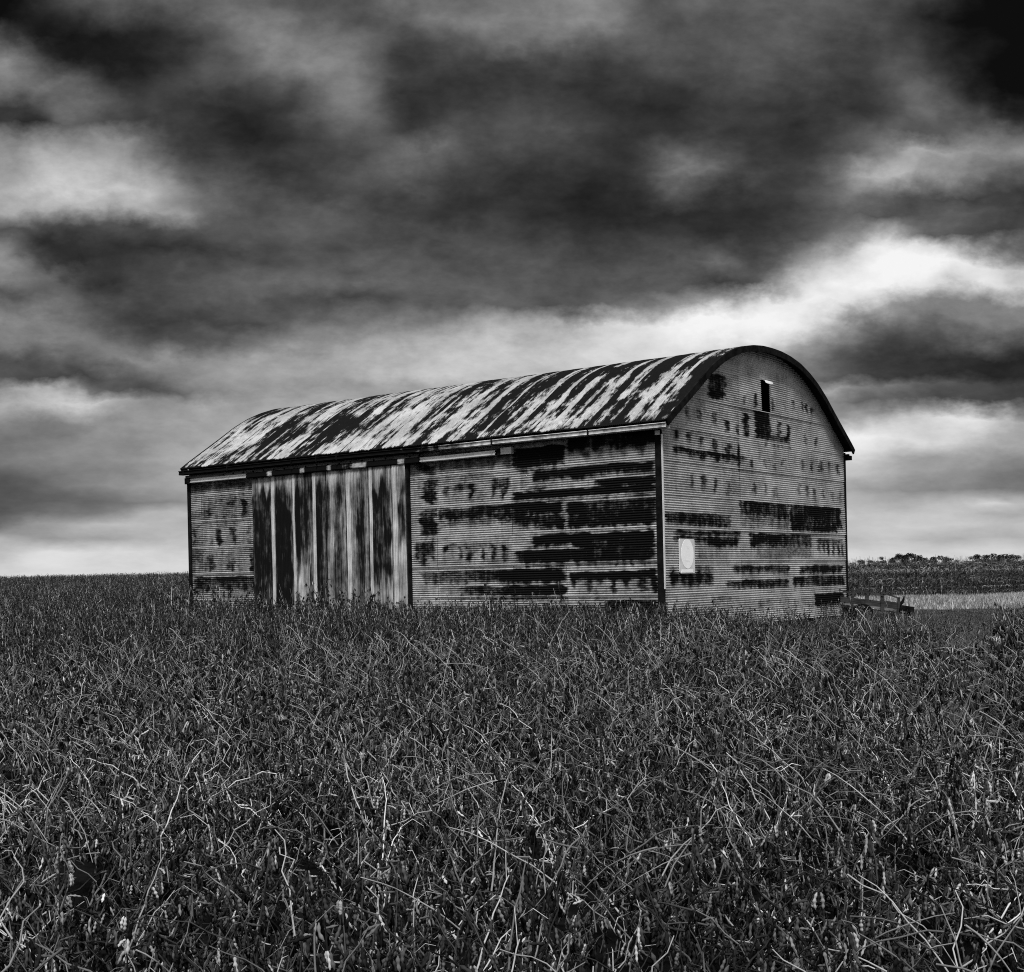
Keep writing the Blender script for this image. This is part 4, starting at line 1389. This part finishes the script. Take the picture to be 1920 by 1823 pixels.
def build_right_side():
    c = hidden_collection('corn', [corn_plant(40 + i).mesh('corn_%d' % i, M_CORN, False) for i in range(6)])
    X, Y = [], []
    for y in np.arange(74, 84, 0.76):
        x = np.arange(8, 62, 0.17)
        X.append(x + RS.uniform(-.05, .05, len(x))); Y.append(y + 0.04 * (x - 20) + RS.uniform(-.1, .1, len(x)))
    for y in np.arange(84, 135, 2.2):
        x = np.arange(8, 75, 0.34)
        X.append(x + RS.uniform(-.1, .1, len(x))); Y.append(y + 0.04 * (x - 20) + RS.uniform(-.3, .3, len(x)))
    x, y = np.concatenate(X), np.concatenate(Y)
    n = len(x)
    o = scatter('corn_crop', np.stack([x, y, terrain(x, y)], -1), np.stack([RS.uniform(-.06, .06, n), RS.uniform(-.06, .06, n), RS.uniform(0, 6.28, n)], -1),
                RS.uniform(0.98, 1.09, n), RS.randint(0, 6, n), c)
    tag(o, 'tall dark stand of ripe corn behind the pale grass, right of the barn', 'corn crop', kind='stuff')
    # pale grass in front of the corn
    c = hidden_collection('pale_grass_tuft', [tuft(60 + i, 0.24, 30, 0.14, 0.006).mesh('pale_tuft_%d' % i, M_PALE, False) for i in range(5)])
    x, y = RS.uniform(6, 62, 26000), RS.uniform(33, 74, 26000)
    k = (x / y > 0.16) & (RS.rand(len(x)) < 0.15 + 0.85 * sstep(vnoise2(x * .35, y * .2, 12), 0.35, 0.6)) & (y < 74 + 0.04 * (x - 20))
    k &= (y > 35 + 5 * vnoise(x * 0.3, 4))
    x, y = x[k], y[k]
    n = len(x)
    o = scatter('pale_grass', np.stack([x, y, terrain(x, y)], -1), np.stack([RS.uniform(-.1, .1, n), RS.uniform(-.1, .1, n), RS.uniform(0, 6.28, n)], -1),
                RS.uniform(.6, 1.25, n), RS.randint(0, 5, n), c)
    tag(o, 'strip of pale dry grass between the wagon and the corn', 'grass', kind='stuff')
    # short mown grass nearer the crop
    c = hidden_collection('short_grass_tuft', [tuft(80 + i, 0.07, 30, 0.09, 0.004).mesh('short_tuft_%d' % i, M_MOWN, False) for i in range(4)])
    x, y = RS.uniform(3, 34, 34000), RS.uniform(9, 40, 34000)
    a = x / y
    k = (y > edge_y(x) - 0.4) & (a > 0.1) | ((a > 0.335) & (a < 0.39) & (y > 9))
    u, v = to_barn(x, y)
    k &= ~((u < 0.1) & (v < BW + .1)) & (a < 0.55)
    x, y = x[k], y[k]
    n = len(x)
    o = scatter('mown_grass', np.stack([x, y, terrain(x, y)], -1), np.stack([np.zeros(n), np.zeros(n), RS.uniform(0, 6.28, n)], -1),
                RS.uniform(.7, 1.5, n), RS.randint(0, 4, n), c)
    tag(o, 'short grey mown grass beyond the edge of the soybeans, right of the barn', 'grass', kind='stuff')
    # weeds round the wagon
    c = hidden_collection('weed', [tuft(95 + i, 0.38, 22, 0.12, 0.010).mesh('weed_%d' % i, M_POD, False) for i in range(3)])
    x, y = RS.uniform(7.3, 9.4, 70), RS.uniform(28.9, 31.5, 70)
    n = len(x)
    o = scatter('weeds', np.stack([x, y, terrain(x, y)], -1), np.stack([np.zeros(n), np.zeros(n), RS.uniform(0, 6.28, n)], -1), RS.uniform(.35, .75, n), RS.randint(0, 3, n), c)
    tag(o, 'dark weeds growing round and under the broken wagon', 'weeds', kind='stuff')


build_right_side()


def build_trees():
    def tree_mesh(seed):
        rs = np.random.RandomState(seed)
        tr = MB()
        tr.tube([(0, 0, -0.3), (0.1, 0, 1.6), (0.05, 0.1, 3.4), (0.2, 0.1, 5.5)], [0.32, 0.24, 0.17, 0.06], 6)
        cr = MB()
        lobes = []
        for _ in range(11):
            a, r_ = rs.rand() * 6.28, 2.5 * math.sqrt(rs.rand())
            z = rs.uniform(2.0, 6.4)
            lobes.append((r_ * math.cos(a), r_ * math.sin(a) , z, rs.uniform(0.8, 1.6) * (1 - 0.25 * (z - 2) / 4.4)))
            tr.tube([(0.1, 0, min(z * 0.6, 3.2)), (r_ * math.cos(a) * .6, r_ * math.sin(a) * .6, z * .85), (r_ * math.cos(a), r_ * math.sin(a), z)], [.10, .06, .02], 4)
        for (cx, cy, cz, r_) in lobes:
            n = int(240 * r_ ** 2)
            d = rs.normal(size=(n, 3))
            d /= np.linalg.norm(d, axis=1)[:, None]
            p = np.array([cx, cy, cz]) + d * r_ * (rs.rand(n, 1) ** 0.4) * np.array([1, 1, .8])
            s = rs.uniform(.10, .24, (n, 1))
            a, b = rs.normal(size=(n, 3)), rs.normal(size=(n, 3))
            a /= np.linalg.norm(a, axis=1)[:, None]
            b /= np.linalg.norm(b, axis=1)[:, None]
            V = np.stack([p - a * s, p + b * s * .6, p + a * s, p - b * s * .6], 1).reshape(-1, 3)
            cr.add(V, np.arange(4 * n).reshape(-1, 4), np.repeat(rs.rand(n), 4))
        return tr.mesh('trunk', M_DARKWOOD, True), cr.mesh('crown', M_LEAF, False)
    prot = [tree_mesh(200 + i) for i in range(4)]
    D = 330.0
    # tangent of the bearing, top above eye level (slope), width factor
    spots = [(0.262, .0125, 1.0), (0.272, .0150, 1.1), (0.281, .0155, 1.0), (0.289, .0175, 1.0), (0.296, .0185, .9), (0.302, .0195, 1.0), (0.308, .0190, 1.0),
             (0.316, .0165, 1.0), (0.324, .0165, .9), (0.332, .0170, 1.0), (0.340, .0150, 1.0), (0.349, .0120, .9),
             (0.3575, .0172, 1.0), (0.3645, .0180, .9), (0.3715, .0178, 1.0), (0.3785, .0172, 1.0), (0.385, .0168, .9), (0.394, .0115, 1.0), (0.404, .011, 1.1)]
    rs = np.random.RandomState(9)
    for i, (a, sl, w) in enumerate(spots):
        yd = D + rs.uniform(-14, 14)
        x = a * yd
        gz = float(terrain(x, yd))
        top = EYE + (sl - 0.0060 - a * math.tan(ROLL) * 0.0) * yd
        k = max(0.5, (top - gz) / 7.4)
        mt, mc = prot[rs.randint(4)]
        t = empty('tree', (x, yd, gz), rs.rand() * 6.28)
        t.scale = (k * 1.25 * w, k * 1.25 * w, k)
        second = a > 0.353
        tag(t, 'distant dark tree in the separate clump on the skyline nearer the edge of the photo' if second else 'distant dark tree in the longer clump on the skyline nearer the barn', 'tree',
            'far trees in the clump by the photo edge' if second else 'far trees in the clump nearer the barn')
        obj('trunk', mt, t)
        obj('crown', mc, t)


build_trees()
